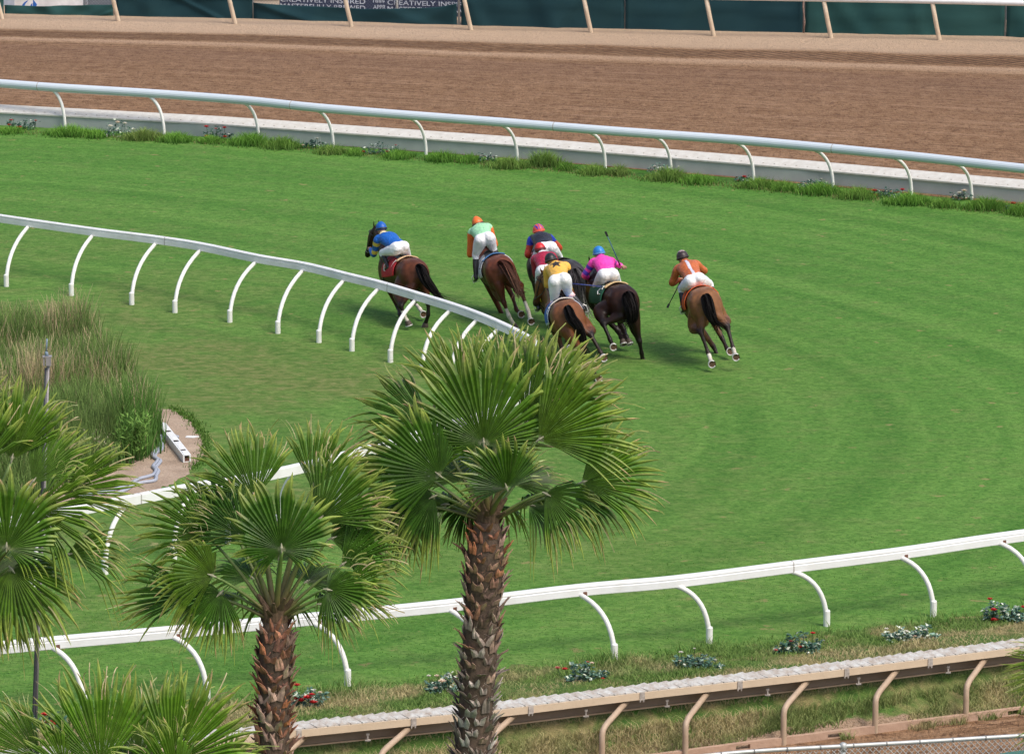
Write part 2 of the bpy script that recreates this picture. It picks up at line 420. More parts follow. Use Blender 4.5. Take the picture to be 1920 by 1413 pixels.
# far dirt track
pxs = np.arange(-700, 2700, 40.0); vs = np.concatenate([[-.15], np.linspace(0, 1.06, 46)])
FX = np.zeros((len(vs), len(pxs))); FY = FX.copy(); FZ = FX.copy(); FV = FX.copy()
for j, px in enumerate(pxs):
    ra, rb = interp(FENCEROW, px), interp(FARROW, px) + 22
    for i, v in enumerate(vs):
        g = G(px, ra + (rb - ra) * v, .008); FX[i, j], FY[i, j] = g.x, g.y; FZ[i, j] = .008 + (.10 * max(0, 1 - max(v, 0) / .075) ** 2); FV[i, j] = v
sheet('dirt_track', FX[::-1], FY[::-1], FZ[::-1], (FV[::-1], FX[::-1] * 1.0, 0 * FX), M_DIRT)

# bare soil patch in the infield, with a ragged edge
SOIL = [(296, 764), (318, 768), (345, 783), (366, 806), (381, 834), (374, 858), (356, 882), (330, 902), (298, 917), (255, 930), (190, 945), (110, 958), (60, 940), (120, 905), (190, 888), (232, 872), (262, 850), (276, 815), (284, 782)]
sp_ = smoothcurve([G(x, y, .006) for x, y in SOIL + SOIL[:1]], 6)[:-1]
mb = MB(); rj = random.Random(3)
ring = [p + V((rj.uniform(-.05, .05), rj.uniform(-.09, .09), 0)) for p in sp_]
cen = sum(ring, V()) / len(ring)
vs_ = []; fs_ = []; n = len(ring)
for k in range(1, 6):
    for p in ring:
        q = cen.lerp(p, k / 5); vs_.append((q.x, q.y, .006 if k == 5 else .012))
vs_.append((cen.x, cen.y, .012))
for k in range(4):
    for i in range(n): fs_.append((k * n + i, (k + 1) * n + i, (k + 1) * n + (i + 1) % n, k * n + (i + 1) % n))
for i in range(n): fs_.append((5 * n, i, (i + 1) % n))
mb.add(vs_, fs_)
M_SOIL = simple('bare_soil', (.42, .325, .25), .95, 2.2, .8, (.25, .185, .135), 18, .8, .03, spec=.1)
tag(mb.build('bare_soil', M_SOIL), kind='structure')

# ================================================================== RAILS
M_WHITE = simple('white_rail_paint', (.80, .81, .82), .35, 3.5, .75, (.68, .68, .66), None, spec=.5)
M_FARW = simple('aluminium_white', (.60, .66, .72), .30, 2.0, .4, (.52, .58, .64), None, spec=.6)
M_POST = simple('white_post_paint', (.78, .78, .75), .45, 9, .35, (.55, .54, .48))
M_RUST = simple('rusty_bracket', (.10, .045, .03), .8, 30, .7, (.22, .09, .05))
M_TAN = simple('tan_fibreglass', (.62, .50, .36), .55, 4, .5, (.46, .36, .25), 30, .15)
M_TANP = simple('tan_post_paint', (.46, .345, .245), .55, 6, .6, (.32, .23, .15), 40, .2)
M_TANF = simple('cream_post_paint', (.66, .54, .40), .5, 5, .5, (.45, .33, .22))

def rail(name, label, path, posts, hr, prof, bend, sleeve, mats, post_r, seam_every, sub=5, group=None):
    root = empty(name, (path[0].x, path[0].y, 0)); tag(root, label, 'rail', group); o0 = root.location
    curve = smoothcurve(path, sub)
    mb = MB(); mb.tube([p - o0 for p in curve], 1.0, prof=prof, up=(0, 0, 1)); mb.build('top_rail', mats[0], root, smooth=False)
    # joints along the rail
    seg = 0; nxt = 1.3
    for a, b in zip(curve, curve[1:]):
        L = (b - a).length
        while seg + L > nxt:
            q = a.lerp(b, (nxt - seg) / L); t = (b - a).normalized()
            j = MB(); j.tube([q - o0 - t * .012, q - o0 + t * .012], 1.012, prof=prof, up=(0, 0, 1)); j.build('joint', M_JOINT, root)
            nxt += seam_every
        seg += L
    for (att, base) in posts:
        if isinstance(att, V): p2, p0 = att, base
        else: p2 = G(att[0], att[1], hr - .055); p0 = G(*base)
        # the post leans out to the rail above it
        p1 = V((p0.x, p0.y, (hr) * bend))
        pl = [V((p0.x, p0.y, -.05)) - o0]
        for k in range(11):
            t = k / 10; pl.append(p0.lerp(p1, t).lerp(p1.lerp(p2, t), t) - o0 if k else p0 - o0)
        m = MB(); m.tube(pl, post_r, 12); po = m.build('post', mats[1], root, smooth=True)
        if sleeve:
            m = MB(); m.tube([pl[0], pl[1] + V((0, 0, .22)), pl[1] + V((0, 0, .235))], [post_r * 1.32, post_r * 1.32, post_r * 1.05], 12); m.build('base_sleeve', mats[1], po, smooth=False)
        i = min(range(len(curve) - 1), key=lambda k: (curve[k] - p2).length); t = (curve[i + 1] - curve[i]).normalized()
        d = (p2 - p0); d.z = 0; d.normalize()
        m = MB(); m.box(p2 - o0 + V((0, 0, .005)) + t * .050 - d * .060, .026, .014, .034, ax=(t, V((0, 0, 1)).cross(t), V((0, 0, 1)))); m.build('bracket', M_RUST, po)
    return root
M_JOINT = simple('rail_joint', (.48, .47, .45), .6, 20, .5, (.25, .22, .2))
def rr(w, h, k=4, r=.35):                      # rounded rectangle profile
    out = []
    for cx, cy, a0 in ((1, 1, 0), (-1, 1, 90), (-1, -1, 180), (1, -1, 270)):
        for i in range(k):
            a = R(a0 + 90 * i / (k - 1)); out.append((cx * w * (1 - r) + math.cos(a) * w * r, cy * h * (1 - r) + math.sin(a) * h * r))
    return out
# near rail: rounded top, a long groove and a deeper face below it
PN = [(.045, .070), (.03, .085), (-.03, .085), (-.05, .070), (-.05, -.07), (-.04, -.08), (.045, -.08), (.055, -.07), (.055, .020), (.044, .026), (.044, .040), (.050, .046)]
PI = [(.05, .065), (.03, .08), (-.03, .08), (-.05, .065), (-.05, -.07), (-.035, -.08), (.03, -.08), (.05, -.07), (.052, .020), (.036, .026), (.036, .036), (.050, .042)]
PF = [(.098 * math.cos(2 * math.pi * k / 16), .100 * math.sin(2 * math.pi * k / 16)) for k in range(16)]
rail('running_rail', 'white gooseneck turf rail running behind the palm trunks, flowers along its foot', near_rail, NEAR_W, H_NEAR, PN, .80, True, (M_WHITE, M_POST), .036, 7.1)
rail('running_rail', 'white round-topped turf rail in front of the far brown dirt track', far_rail, FAR_W, H_FAR, PF, .80, False, (M_FARW, M_POST), .036, 6.6)
rail('running_rail', 'white inner turf rail bending round the infield beside the leading horse', inner_rail, INNER_FAR + INNER_NEAR, H_IN, PI, .74, True, (M_WHITE, M_POST), .037, 6.4)

# ---- long covered rails (dirt track inner rails)
def vplane(px, py, p0, n):                    # ray onto a vertical plane
    d = ray(px, py); t = (p0 - CAM).dot(n) / d.dot(n); return CAM + d * t
M_PAD = simple('weathered_white_top', (.52, .53, .51), .75, 11, .9, (.31, .25, .20), 25, .5, .02)
M_PADF = simple('white_rubber_top', (.60, .59, .55), .7, 7, .7, (.46, .43, .38), 25, .4, .02)
M_GREYF = simple('grey_panel', (.42, .45, .43), .6, 2.5, .7, (.33, .355, .34), 30, .1)
M_SKIRT = simple('brown_skirt_board', (.20, .155, .115), .7, 3, .6, (.28, .22, .17), 20, .2)
M_CLIP = simple('grey_clip', (.42, .38, .34), .6, 20, .4)

root = empty('covered_rail', (L_cover.p[4][0], L_cover.p[4][1], 0)); tag(root, 'low tan rail with a lapped white top along the dry bank, on bent posts', 'rail'); o0 = root.location
pts, tan, nrm = L_cover.sample(.155)
def cp(i, off, z): return V((pts[i][0] + nrm[i][0] * off, pts[i][1] + nrm[i][1] * off, z)) - o0
mb = MB(); nP = len(pts)
W = .20
rp = random.Random(5)
# lapped pads: each pad is a plate whose leading edge sits on the next one
for i in range(nP - 1):
    z0 = ZC - .004; lap = .008 + rp.uniform(0, .012)
    a, b = i, i + 1
    skew = .10
    def pp(k, off, z, sh):
        q = cp(k, off, z); return q + V((tan[k][0], tan[k][1], 0)) * (sh - (.020 if k == b else 0))
    top = [pp(a, -W, ZC - .05 + .004, skew), pp(b, -W, ZC - .05 + lap * .6, skew), pp(b, 0, ZC - .006 + lap, 0), pp(a, 0, ZC - .014, 0)]
    crown_a = pp(a, -W * .5, ZC - .030 + .004, skew * .5); crown_b = pp(b, -W * .5, ZC - .027 + lap * .8, skew * .5)
    bot = [p - V((0, 0, .03)) for p in top]
    mb.add(top + [crown_a, crown_b] + bot, [(0, 1, 5, 4), (4, 5, 2, 3), (1, 7, 8, 2, 5), (0, 6, 7, 1), (3, 2, 8, 9), (0, 4, 3, 9, 6)])
mb.build('pad_top', M_PAD, root)
def strip(name, o1, z1, o2, z2, thick, mat, parent, step=3):
    m = MB(); idx = list(range(0, nP, step)); vs = []
    for i in idx:
        vs += [cp(i, o1, z1), cp(i, o2, z2), cp(i, o2 + thick[0], z2 + thick[1]), cp(i, o1 + thick[0], z1 + thick[1])]
    fs = []
    for k in range(len(idx) - 1):
        b = 4 * k
        for e in range(4): fs.append((b + e, b + (e + 1) % 4, b + 4 + (e + 1) % 4, b + 4 + e))
    fs += [(3, 2, 1, 0), tuple(4 * (len(idx) - 1) + e for e in range(4))]
    m.add(vs, fs); return m.build(name, mat, parent)
strip('under_deck', -W, ZC - .062, 0, ZC - .026, (0, -.012), simple('grey_underlay', (.22, .20, .18), .8), root)
strip('face_board', -W - .024, ZC - .055, -W - .024, ZC - .15, (.022, 0), M_TAN, root)
strip('back_board', -.03, ZC - .04, -.03, ZC - .31, (.03, 0), M_SKIRT, root)
strip('soffit', -W, ZC - .10, -.035, ZC - .075, (0, .012), M_SKIRT, root)
strip('lower_lip', -.05, ZC - .315, -.05, ZC - .335, (.05, 0), M_TANP, root)
tv = lambda i: V((tan[i][0], tan[i][1], 0)); nv = lambda i: V((nrm[i][0], nrm[i][1], 0))
for px in (-20, 160, 358, 560, 772, 982, 1185, 1377, 1564, 1738, 1906):
    g = G(px, interp(COVER, px), ZC); i = int(np.argmin(np.hypot(pts[:, 0] - g.x, pts[:, 1] - g.y)))
    m = MB(); c = cp(i, -W - .031, ZC - .102)
    m.box(c, .035, .006, .052, ax=(tv(i), nv(i), V((0, 0, 1)))); m.box(c + V((0, 0, -.062)) + tv(i) * .02, .008, .008, .018); m.box(c + V((0, 0, -.062)) - tv(i) * .03, .008, .008, .014)
    m.build('joint_clip', M_CLIP, root)
for bx, by in ((-122, 1597), (88, 1569), (290, 1541), (486, 1515), (682, 1489), (885, 1461), (1087, 1433), (1285, 1407), (1469, 1381.5), (1641, 1359), (1811, 1337), (1975, 1316), (2140, 1295), (2305, 1274), (2470, 1253)):
    p0 = G(bx, by, -.40)
    if bx < 1200:
        q = G(bx, interp(COVER, bx) + 2, ZC); k = int(np.argmin(np.hypot(pts[:, 0] - q.x, pts[:, 1] - q.y))); p0 = V((pts[k][0] - nrm[k][0] * .70, pts[k][1] - nrm[k][1] * .70, -.4))
    b0 = V((p0.x, p0.y, -.5)) - o0
    i = int(np.argmin(np.hypot(pts[:, 0] - p0.x, pts[:, 1] - p0.y)))
    n = nv(i); t = tv(i)
    d = V((p0.x, p0.y, 0)) - V((pts[i][0], pts[i][1], 0)); dist = -d.dot(n)
    top = b0 + n * (dist - .10) + t * .64 + V((0, 0, ZC - .19 + .5))
    hz_ = top - b0; hz_.z = 0; zt_ = ZC - .19 + .5
    path = [b0 + V((0, 0, -.1)), b0, b0 + V((0, 0, .30)), b0 + V((0, 0, .43)), b0 + V((0, 0, .475)) + hz_ * .03, b0 + V((0, 0, .510)) + hz_ * .10, b0 + V((0, 0, .535)) + hz_ * .20, b0 + V((0, 0, zt_ - (zt_ - .535) * .5)) + hz_ * .60, top]
    m = MB(); m.tube(path, .040, 12); po = m.build('post', M_TANP, root, smooth=True)
    m = MB(); q = b0 + n * (dist - .16) + t * .02 + V((0, 0, .62)); m.box(q, .02, .02, .012); m.box(q + V((0, 0, -.045)), .010, .014, .05); m.box(q + V((0, 0, -.08)), .035, .02, .008); m.build('bracket', M_CLIP, po)

# ---- kerb with drain slots
root = empty('timber_kerb', (L_kerb.p[len(L_kerb.p) // 2][0], L_kerb.p[len(L_kerb.p) // 2][1], -.5)); tag(root, 'pink-tan timber kerb with drain slots at the foot of the dry bank', 'kerb'); o0 = root.location
kp, kt, kn = L_kerb.sample(.05)
slots = [G(x, kerb_row(x), -.40) for x in (1390, 1564, 1734, 1900)]
M_KERB = simple('kerb_timber', (.46, .31, .22), .8, 5, .6, (.33, .21, .145), 24, .4, .02)
mb = MB()
def kq(i, off, z): return V((kp[i][0] + kn[i][0] * off, kp[i][1] + kn[i][1] * off, z)) - o0
i = 0; 
isl = [any((s - V((kp[i][0], kp[i][1], s.z))).length < .10 for s in slots) for i in range(len(kp))]
while i < len(kp) - 1:
    j = i + 1
    while j < len(kp) - 1 and isl[j] == isl[i] and (j - i) < 24: j += 1
    for (za, zb) in (((-.60, -.492), (-.428, -.40)) if isl[i] else ((-.60, -.40),)):
        a = [kq(i, 0, za), kq(i, .07, za), kq(i, .07, zb), kq(i, 0, zb)]; b = [kq(j, 0, za), kq(j, .07, za), kq(j, .07, zb), kq(j, 0, zb)]
        mb.add(a + b, [(0, 1, 2, 3), (7, 6, 5, 4), (0, 4, 5, 1), (1, 5, 6, 2), (2, 6, 7, 3), (3, 7, 4, 0)])
    i = j
mb.build('kerb_beam', M_KERB, root)
# ---- far covered rail (white top, grey panels)
pts, tan, nrm = L_fcov.sample(.4)
root = empty('covered_rail', (pts[len(pts) // 2][0], pts[len(pts) // 2][1], 0)); tag(root, 'low grey-panelled rail with a dotted white top beside the far dirt track', 'rail'); o0 = root.location
def fcp(i, off, z): return V((pts[i][0] + nrm[i][0] * off, pts[i][1] + nrm[i][1] * off, z)) - o0
FH, FW = .30, .34
m = MB(); vs = []; n = len(pts)
sec = [(-.02, FH - .02), (-.02, FH + .012), (FW * .5, FH + .085), (FW, FH + .13), (FW + .02, FH + .09), (.0, FH - .03)]
for i in range(n): vs += [fcp(i, a, z) for a, z in sec]
k6 = len(sec); fs = []
for i in range(n - 1):
    for e in range(k6): fs.append((i * k6 + e, i * k6 + (e + 1) % k6, (i + 1) * k6 + (e + 1) % k6, (i + 1) * k6 + e))
m.add(vs, fs); m.build('pad_top', M_PADF, root)
rp = random.Random(9)
i = 0
while i < n - 1:                                   # face panels, each lapped over the next
    j = min(n - 1, i + 4); k = rp.uniform(.88, 1.06)
    m = MB(); y = rp.uniform(0, .018)
    a = [fcp(i, -.0 + y, -.06), fcp(i, .03 + y, -.06), fcp(i, .03 + y, FH - .032), fcp(i, 0 + y, FH - .032)]; b = [fcp(j, .004 + y, -.06), fcp(j, .034 + y, -.06), fcp(j, .034 + y, FH - .032), fcp(j, .004 + y, FH - .032)]
    m.add(a + b, [(0, 1, 2, 3), (7, 6, 5, 4), (0, 4, 5, 1), (1, 5, 6, 2), (2, 6, 7, 3), (3, 7, 4, 0)], (k, k, k)); m.build('face_panel', M_GREYF, root)
    i = j
M_DOT = simple('dark_plug', (.33, .30, .26), .8)
acc = 0.0
for i in range(0, n - 1):
    qa, qb = fcp(i, FW * .22, FH + .047), fcp(i + 1, FW * .22, FH + .047); L = (qb - qa).length
    while acc < L:
        q = qa.lerp(qb, acc / L); acc += .26
        if -20 < proj(q + o0)[0] < 1940:
            m = MB(); m.box(q, .016, .013, .005); m.build('rivet', M_DOT, root)
    acc -= L

# ---- outer dirt rail: cream leaning posts and a white top rail
posts = [(-430, 34, 3), (-212, 39, 3), (6, 43, 3), (224, 47, 3), (443, 52, 3), (661, 57.5, 3), (885, 64, 3), (1110, 68.5, 3), (1340, 75, 3), (1560, 79, 3), (1763, 83, 3), (1960, 88, 3), (2160, 93, 3), (2360, 98, 3), (2560, 103, 3)]
root = empty('running_rail', tuple(G(960, 66))); tag(root, 'far outer rail on cream leaning posts in front of the green fence screen', 'rail'); o0 = root.location
bases = [G(x, y) for x, y, _ in posts]
tops = []
for b in bases:
    s = F / ((b - CAM).dot(FWD)); tops.append(b + V((-15.5 / s * 1.12, -.10, 1.13)))
rl = [tops[0] * 2 - tops[1]] + tops + [tops[-1] * 2 - tops[-2]]
m = MB(); m.tube([p - o0 for p in smoothcurve(rl, 4)], .075, 12); m.build('top_rail', M_WHITE, root, smooth=True)
for b, t in zip(bases, tops):
    m = MB(); m.tube([b - o0 - V((0, 0, .1)), b - o0, b.lerp(t, .5) + V((-.01, 0, .015)) - o0, t - o0], .058, 12); po = m.build('post', M_TANF, root, smooth=True)
m = MB(); fb = [b + V((0, .16, .0)) for b in bases]
m.tube([p - o0 + V((0, 0, .035)) for p in smoothcurve([fb[0] * 2 - fb[1]] + fb + [fb[-1] * 2 - fb[-2]], 3)], [(.03, .05)] * (3 * (len(fb) + 1) + 1), 6); m.build('base_board', M_KERB, root)

# ---- screened chain-link fence behind it
M_SCREEN = simple('green_screen_cloth', (.016, .062, .062), .85, .55, .75, (.030, .092, .086), 160, .25, .01, spec=.2)
M_SCREEN2 = simple('dark_screen_cloth', (.010, .040, .052), .85, .7, .7, (.018, .058, .066), 160, .25, .01, spec=.2)
M_GALV = simple('galvanised_pipe', (.50, .51, .50), .4, 12, .4, (.36, .37, .36), metal=.3)
M_WIRE = simple('galvanised_wire', (.52, .53, .51), .45, 12, .3, metal=.3)
M_WIRE2 = simple('dull_wire', (.16, .17, .18), .6, 12, .3)
root = empty('screen_fence', tuple(G(960, 62))); tag(root, 'tall chain-link fence hung with dark green screen cloth behind the far dirt track', 'fence'); o0 = root.location
def fence_y(px): g = G(px, interp(FENCEROW, px)); return g + V((0, 1.0, 0))
def panel(x0, x1, toprow, mat, folds, seed):
    """a cloth panel; toprow gives the sagging top edge in photo rows (or None: to full height)"""
    rs = random.Random(seed); nx = 44; nz = 16; vs = []
    fl = [(rs.uniform(0, 1), rs.uniform(-1.2, 1.2), rs.uniform(.03, .10), rs.uniform(.03, .075)) for _ in range(folds)]
    hs = rs.uniform(.45, .6)
    for i in range(nx + 1):
        u = i / nx; px = x0 + (x1 - x0) * u; b = fence_y(px)
        if toprow is None: zt = 2.0
        else:
            q = PY(px, interp(toprow, px), b.y); zt = q.z
        for j in range(nz + 1):
            w = j / nz; z = -.02 + (zt + .02) * w; d = 0
            for (c, sl, wd, am) in fl:
                s = u - c - sl * (w - .5) * .35
                d += am * math.exp(-(s / wd) ** 2)
            d += .02 * math.sin(u * 17 + seed) * math.sin(w * 5 + seed) + .035 * math.exp(-((z / 1.2 - hs + .04 * math.sin(u * 9 + seed)) / .05) ** 2)
            vs.append(b + V((0, -d, z)) - o0)
    m = MB(); m.add(vs, [(i * (nz + 1) + j, (i + 1) * (nz + 1) + j, (i + 1) * (nz + 1) + j + 1, i * (nz + 1) + j + 1) for i in range(nx) for j in range(nz)])
    o = m.build('screen_panel', mat, root, smooth=True)
    sm = o.modifiers.new('thick', 'SOLIDIFY'); sm.thickness = .006
panel(-420, 0, None, M_SCREEN, 4, 1)
panel(2, 207, [(0, 9.5), (60, 12), (110, 10.5), (150, 10), (195, 9)], M_SCREEN, 5, 2)
panel(213, 470, [(213, -2), (300, -6), (470, -4)], M_SCREEN2, 4, 3)
panel(472, 856, [(472, 4), (520, 9), (552, 11), (600, 12), (680, 17), (760, 16), (800, 15), (830, 12), (853, 7)], M_SCREEN2, 6, 4)
panel(864, 1172, None, M_SCREEN2, 5, 5)
panel(1174, 1509, None, M_SCREEN2, 3, 6)
panel(1513, 1890, None, M_SCREEN, 7, 7)
panel(1893, 2300, None, M_SCREEN, 5, 8)
panel(2303, 2800, None, M_SCREEN, 5, 9)
for px in (-210, 209, 470, 860, 1173, 1511, 1891, 2301, 2560):
    b = fence_y(px) + V((0, .05, 0)); m = MB(); m.tube([b - o0 + V((0, 0, -.1)), b - o0 + V((0, 0, 2.1))], .03, 8); m.build('post', M_GALV, root, smooth=True)
m = MB(); b1, b2 = fence_y(1510.5), fence_y(1510.5)
m.tube([b1 - o0 + V((-.01, -.09, .0)), b1 - o0 + V((.02, -.10, .4)), b1 - o0 + V((-.02, -.10, .8)), b1 - o0 + V((.0, -.09, 1.15))], [.022, .026, .022, .03], 8)
m.build('seam_lacing', simple('weathered_lacing', (.25, .17, .14), .8, 20, .5), root, smooth=True)
m = MB()
m.tube([fence_y(px) + V((0, .05, 2.1)) - o0 for px in range(-420, 2801, 200)], .025, 8); m.build('top_pipe', M_GALV, root, smooth=True)
def wires(mb, A, B, z0, z1, pitch, r):
    """chain-link diamonds between two base points"""
    L = (B - A).length; d = (B - A).normalized(); h = z1 - z0; n = int((L + h) / pitch)
    for sgn in (1, -1):
        for k in range(n):
            s = k * pitch - h if sgn > 0 else k * pitch
            a, b = (s, z0), (s + sgn * h, z1)
            # clip to 0..L
            def clip(p, q):
                if p[0] < 0: t = (0 - p[0]) / (q[0] - p[0]); p = (0, p[1] + (q[1] - p[1]) * t)
                if p[0] > L: t = (L - p[0]) / (q[0] - p[0]); p = (L, p[1] + (q[1] - p[1]) * t)
                return p
            if (a[0] < 0 and b[0] < 0) or (a[0] > L and b[0] > L): continue
            a2 = clip(a, b); b2 = clip(b, a)
            mb.tube([A + d * a2[0] + V((0, .004 * sgn, a2[1])), A + d * b2[0] + V((0, .004 * sgn, b2[1]))], r, 4, cap=False)
m = MB(); wires(m, fence_y(150) + V((0, .03, 0)) - o0, fence_y(212) + V((0, .03, 0)) - o0, .0, 2.05, .085, .003)
wires(m, fence_y(472) + V((0, .03, 0)) - o0, fence_y(862) + V((0, .03, 0)) - o0, .0, 2.05, .085, .0016)
m.build('chain_link', M_WIRE2, root)

# ---- banners and the white board behind the fence
M_NAVY = simple('navy_banner_cloth', (.018, .030, .075), .8, 1.5, .4, (.03, .045, .10))
M_LET = simple('pale_banner_letters', (.60, .66, .76), .8, 6, .3)
M_BOARD = simple('white_board', (.80, .80, .82), .5, 3, .2)
M_LOGO = simple('blue_logo', (.02, .14, .52), .5, 5, .2)
M_LBLUE = simple('pale_blue_panel', (.45, .52, .64), .5, 3, .2)
def bpt(px, row, back=1.6): b = fence_y(px); return PY(px, row, b.y + back)
A = bpt(505, 22); B = bpt(872, 32)
root = empty('banner', (A.x, A.y, A.z)); tag(root, 'navy banner with pale serif lettering behind the sagging green screen', 'banner'); o0 = root.location
d = (B - A); d.z = 0; d.normalize(); nrmv = V((d.y, -d.x, 0)); s = F / ((A - CAM).dot(FWD))
m = MB(); zlo = min(A.z, B.z) - .25
c0, c1 = V((A.x, A.y, zlo)), V((B.x, B.y, zlo)); hgt = 1.1
m.box((c0 + c1) / 2 + V((0, 0, hgt / 2)) - o0, (c1 - c0).length / 2, .012, hgt / 2, ax=(d, nrmv, V((0, 0, 1)))); m.build('banner_cloth', M_NAVY, root)
def text(body, px, row, cap, width, mat, parent, o0, nm='lettering', back=1.6, dirv=None, depth=.004, off=.016):
    """extruded serif lettering standing on the cloth; cap = cap height in m; width in m"""
    cu = bpy.data.curves.new(nm, 'FONT'); cu.body = body; cu.size = 1; cu.extrude = .0
    t = bpy.data.objects.new('tmp', cu); COL.objects.link(t)
    dg = bpy.context.evaluated_depsgraph_get(); me = bpy.data.meshes.new_from_object(t.evaluated_get(dg))
    bpy.data.objects.remove(t)
    co = np.array([v.co[:] for v in me.vertices]); mn, mx = co.min(0), co.max(0)
    dv = dirv if dirv is not None else d
    p = bpt(px, row, back) - o0
    nn = V((dv.y, -dv.x, 0))
    m = MB(); vs = []
    for v in co:
        q = p + dv * ((v[0] - mn[0]) / (mx[0] - mn[0]) * width) + V((0, 0, (v[1] - mn[1]) / (mx[1] - mn[1]) * cap)) + nn * off
        vs.append(q)
    m.add(vs, [tuple(pl.vertices) for pl in me.polygons])
    o = m.build(nm, mat, parent); sm = o.modifiers.new('thick', 'SOLIDIFY'); sm.thickness = .006; sm.offset = 0
    bpy.data.meshes.remove(me); return o
px2m = 1 / s
text('CREATIVELY INSPIRED', 526, 3, .125, 164 * px2m, M_LET, root, o0)
text('CREATIVELY INSPIRED', 727, 9, .125, 165 * px2m, M_LET, root, o0)
text('MASTERFULLY BREWED', 526, 15, .125, 164 * px2m, M_LET, root, o0)
text('MASTERFULLY BREWED', 727, 21, .125, 165 * px2m, M_LET, root, o0)
text('1889', 700, 5, .07, 22 * px2m, M_LET, root, o0); text('APPR', 700, 17, .11, 24 * px2m, M_LET, root, o0)
m = MB(); q = bpt(745, 30) - o0; m.tube([q + nrmv * .03 + V((0, 0, -.3)), q + nrmv * .03 + V((0, 0, 1.0))], .035, 8); m.build('pole', M_GALV, root, smooth=True)
# yard behind the fence and a pale crate standing in it
m = MB(); a_, b_ = fence_y(-700), fence_y(2700); m.add([a_ + V((0, .4, .012)), b_ + V((0, .4, .012)), b_ + V((0, 24, .012)), a_ + V((0, 24, .012))], [(0, 1, 2, 3)])
tag(m.build('service_yard', simple('yard_asphalt', (.052, .055, .062), .9, 1.2, .6, (.085, .085, .09), 30, .3)), kind='structure')
A2, B2 = bpt(476, 8, 1.3), bpt(523, 10, 1.3); root2 = empty('crate', ((A2.x + B2.x) / 2, A2.y, 0)); tag(root2, 'pale tan crate just left of the navy banner behind the screen', 'crate')
hw2 = (B2.x - A2.x) / 2; zt2 = A2.z + .5
M_CRATE = simple('pale_crate_board', (.52, .44, .35), .8, 5, .5, (.40, .33, .26))
m = MB(); m.box((0, .25, zt2 / 2), hw2, .25, zt2 / 2); m.build('crate_box', M_CRATE, root2)
for k in range(4):
    m = MB(); m.box((0, -.012, zt2 * (.14 + .24 * k)), hw2 * .98, .012, .07); m.build('slat', M_CRATE, root2)
# board at far left
A = bpt(-90, 20); B = bpt(156, 20); root = empty('sign_board', (A.x, A.y, 0)); tag(root, 'white board with a blue swoosh and flame emblem, top left behind the fence', 'sign'); o0 = root.location
d2 = (B - A); d2.z = 0; d2.normalize(); n2 = V((d2.y, -d2.x, 0)); L = (B - A).length
zb = A.z - .3; hh = .75
cc = V(((A.x + B.x) / 2, (A.y + B.y) / 2, zb + hh)) - o0
m = MB(); m.box(cc, L / 2, .03, hh, ax=(d2, n2, V((0, 0, 1)))); m.build('board', M_BOARD, root)
Lp = bpt(27, 5) - o0; m = MB(); m.box(V((0, 0, 0)) + (A - o0).lerp(Lp, .5) * 1.0 + V((0, 0, zb + hh - A.z + .0)) + n2 * .035 - V((0, 0, .0)), (Lp - (A - o0)).length / 2, .004, hh * .98, ax=(d2, n2, V((0, 0, 1)))); m.build('pale_panel', M_LBLUE, root)
for px in (-60, 120):
    q = bpt(px, 20) - o0; m = MB(); m.tube([V((q.x, q.y + .08, -.1)), V((q.x, q.y + .08, zb + .3))], .04, 8); m.build('leg', M_GALV, root, smooth=True)
def emblem(pxs, nm):
    m = MB(); vs = [bpt(x, y) - o0 + n2 * .033 for x, y in pxs]; m.add(vs, [tuple(range(len(vs)))])
    o = m.build(nm, M_LOGO, root); sm = o.modifiers.new('t', 'SOLIDIFY'); sm.thickness = .008; sm.offset = 0
emblem([(41, 13), (43, 8), (47, 4), (52, 1), (55, -2), (52, 3), (49, 6), (47, 10), (46, 13)], 'swoosh')
emblem([(62, 13), (63, -2), (65, 2), (68, 6), (70, 9), (68, 13)], 'flame')
emblem([(56, 13), (59, 8), (61.2, 6), (61, 13)], 'flame')
q = bpt(162, 12) - V((0, 0, 0)); pr = empty('white_post', (q.x, q.y, 0)); tag(pr, 'slim pale post standing just right of the white board', 'post')
m = MB(); m.tube([V((0, 0, -.1)), V((0, 0, 1.9))], .045, 10); m.tube([V((0, 0, 1.9)), V((0, 0, 1.94))], .06, 10); m.build('pole', M_LBLUE, pr, smooth=True)
m = MB(); m.box(V((0, 0, .02)), .09, .09, .02); m.build('foot_plate', M_GALV, pr)

# ---- near chain-link fence, bottom right
ZF = 1.3
fr = [(900, 1453), (1250, 1423), (1400, 1408.5), (1581, 1398), (1750, 1388.5), (1920, 1378), (2300, 1356)]
tp = [G(x, y, ZF) for x, y in fr]
root = empty('chain_link_fence', (tp[3].x, tp[3].y, -.5)); tag(root, 'galvanised chain-link fence with a pipe top rail crossing the bottom right corner', 'fence'); o0 = root.location
m = MB(); m.tube([p - o0 for p in smoothcurve(tp, 4)], .026, 12); m.build('top_rail', M_GALV, root, smooth=True)
for k, px in enumerate((980, 1240, 1581, 1925)):
    g = G(px, interp(fr, px), ZF); q = V((g.x, g.y, -.5)) - o0
    m = MB(); m.tube([q + V((0, 0, -.1)), q + V((0, 0, ZF + .5 - .02))], .032, 10); m.tube([q + V((0, 0, ZF + .5 - .05)), q + V((0, 0, ZF + .5 + .03)), q + V((0, 0, ZF + .5 + .045))], [.045, .045, .02], 10); m.build('post', M_GALV, root, smooth=True)
M_TIE = simple('dark_tie', (.2, .2, .2), .5)
for px in range(1290, 1930, 62):
    m = MB(); g = G(px, interp(fr, px), ZF) - o0; dd = (tp[4] - tp[3]).normalized(); m.tube([g - dd * .008, g + dd * .008], .031, 10); m.build('wire_tie', M_TIE, root)
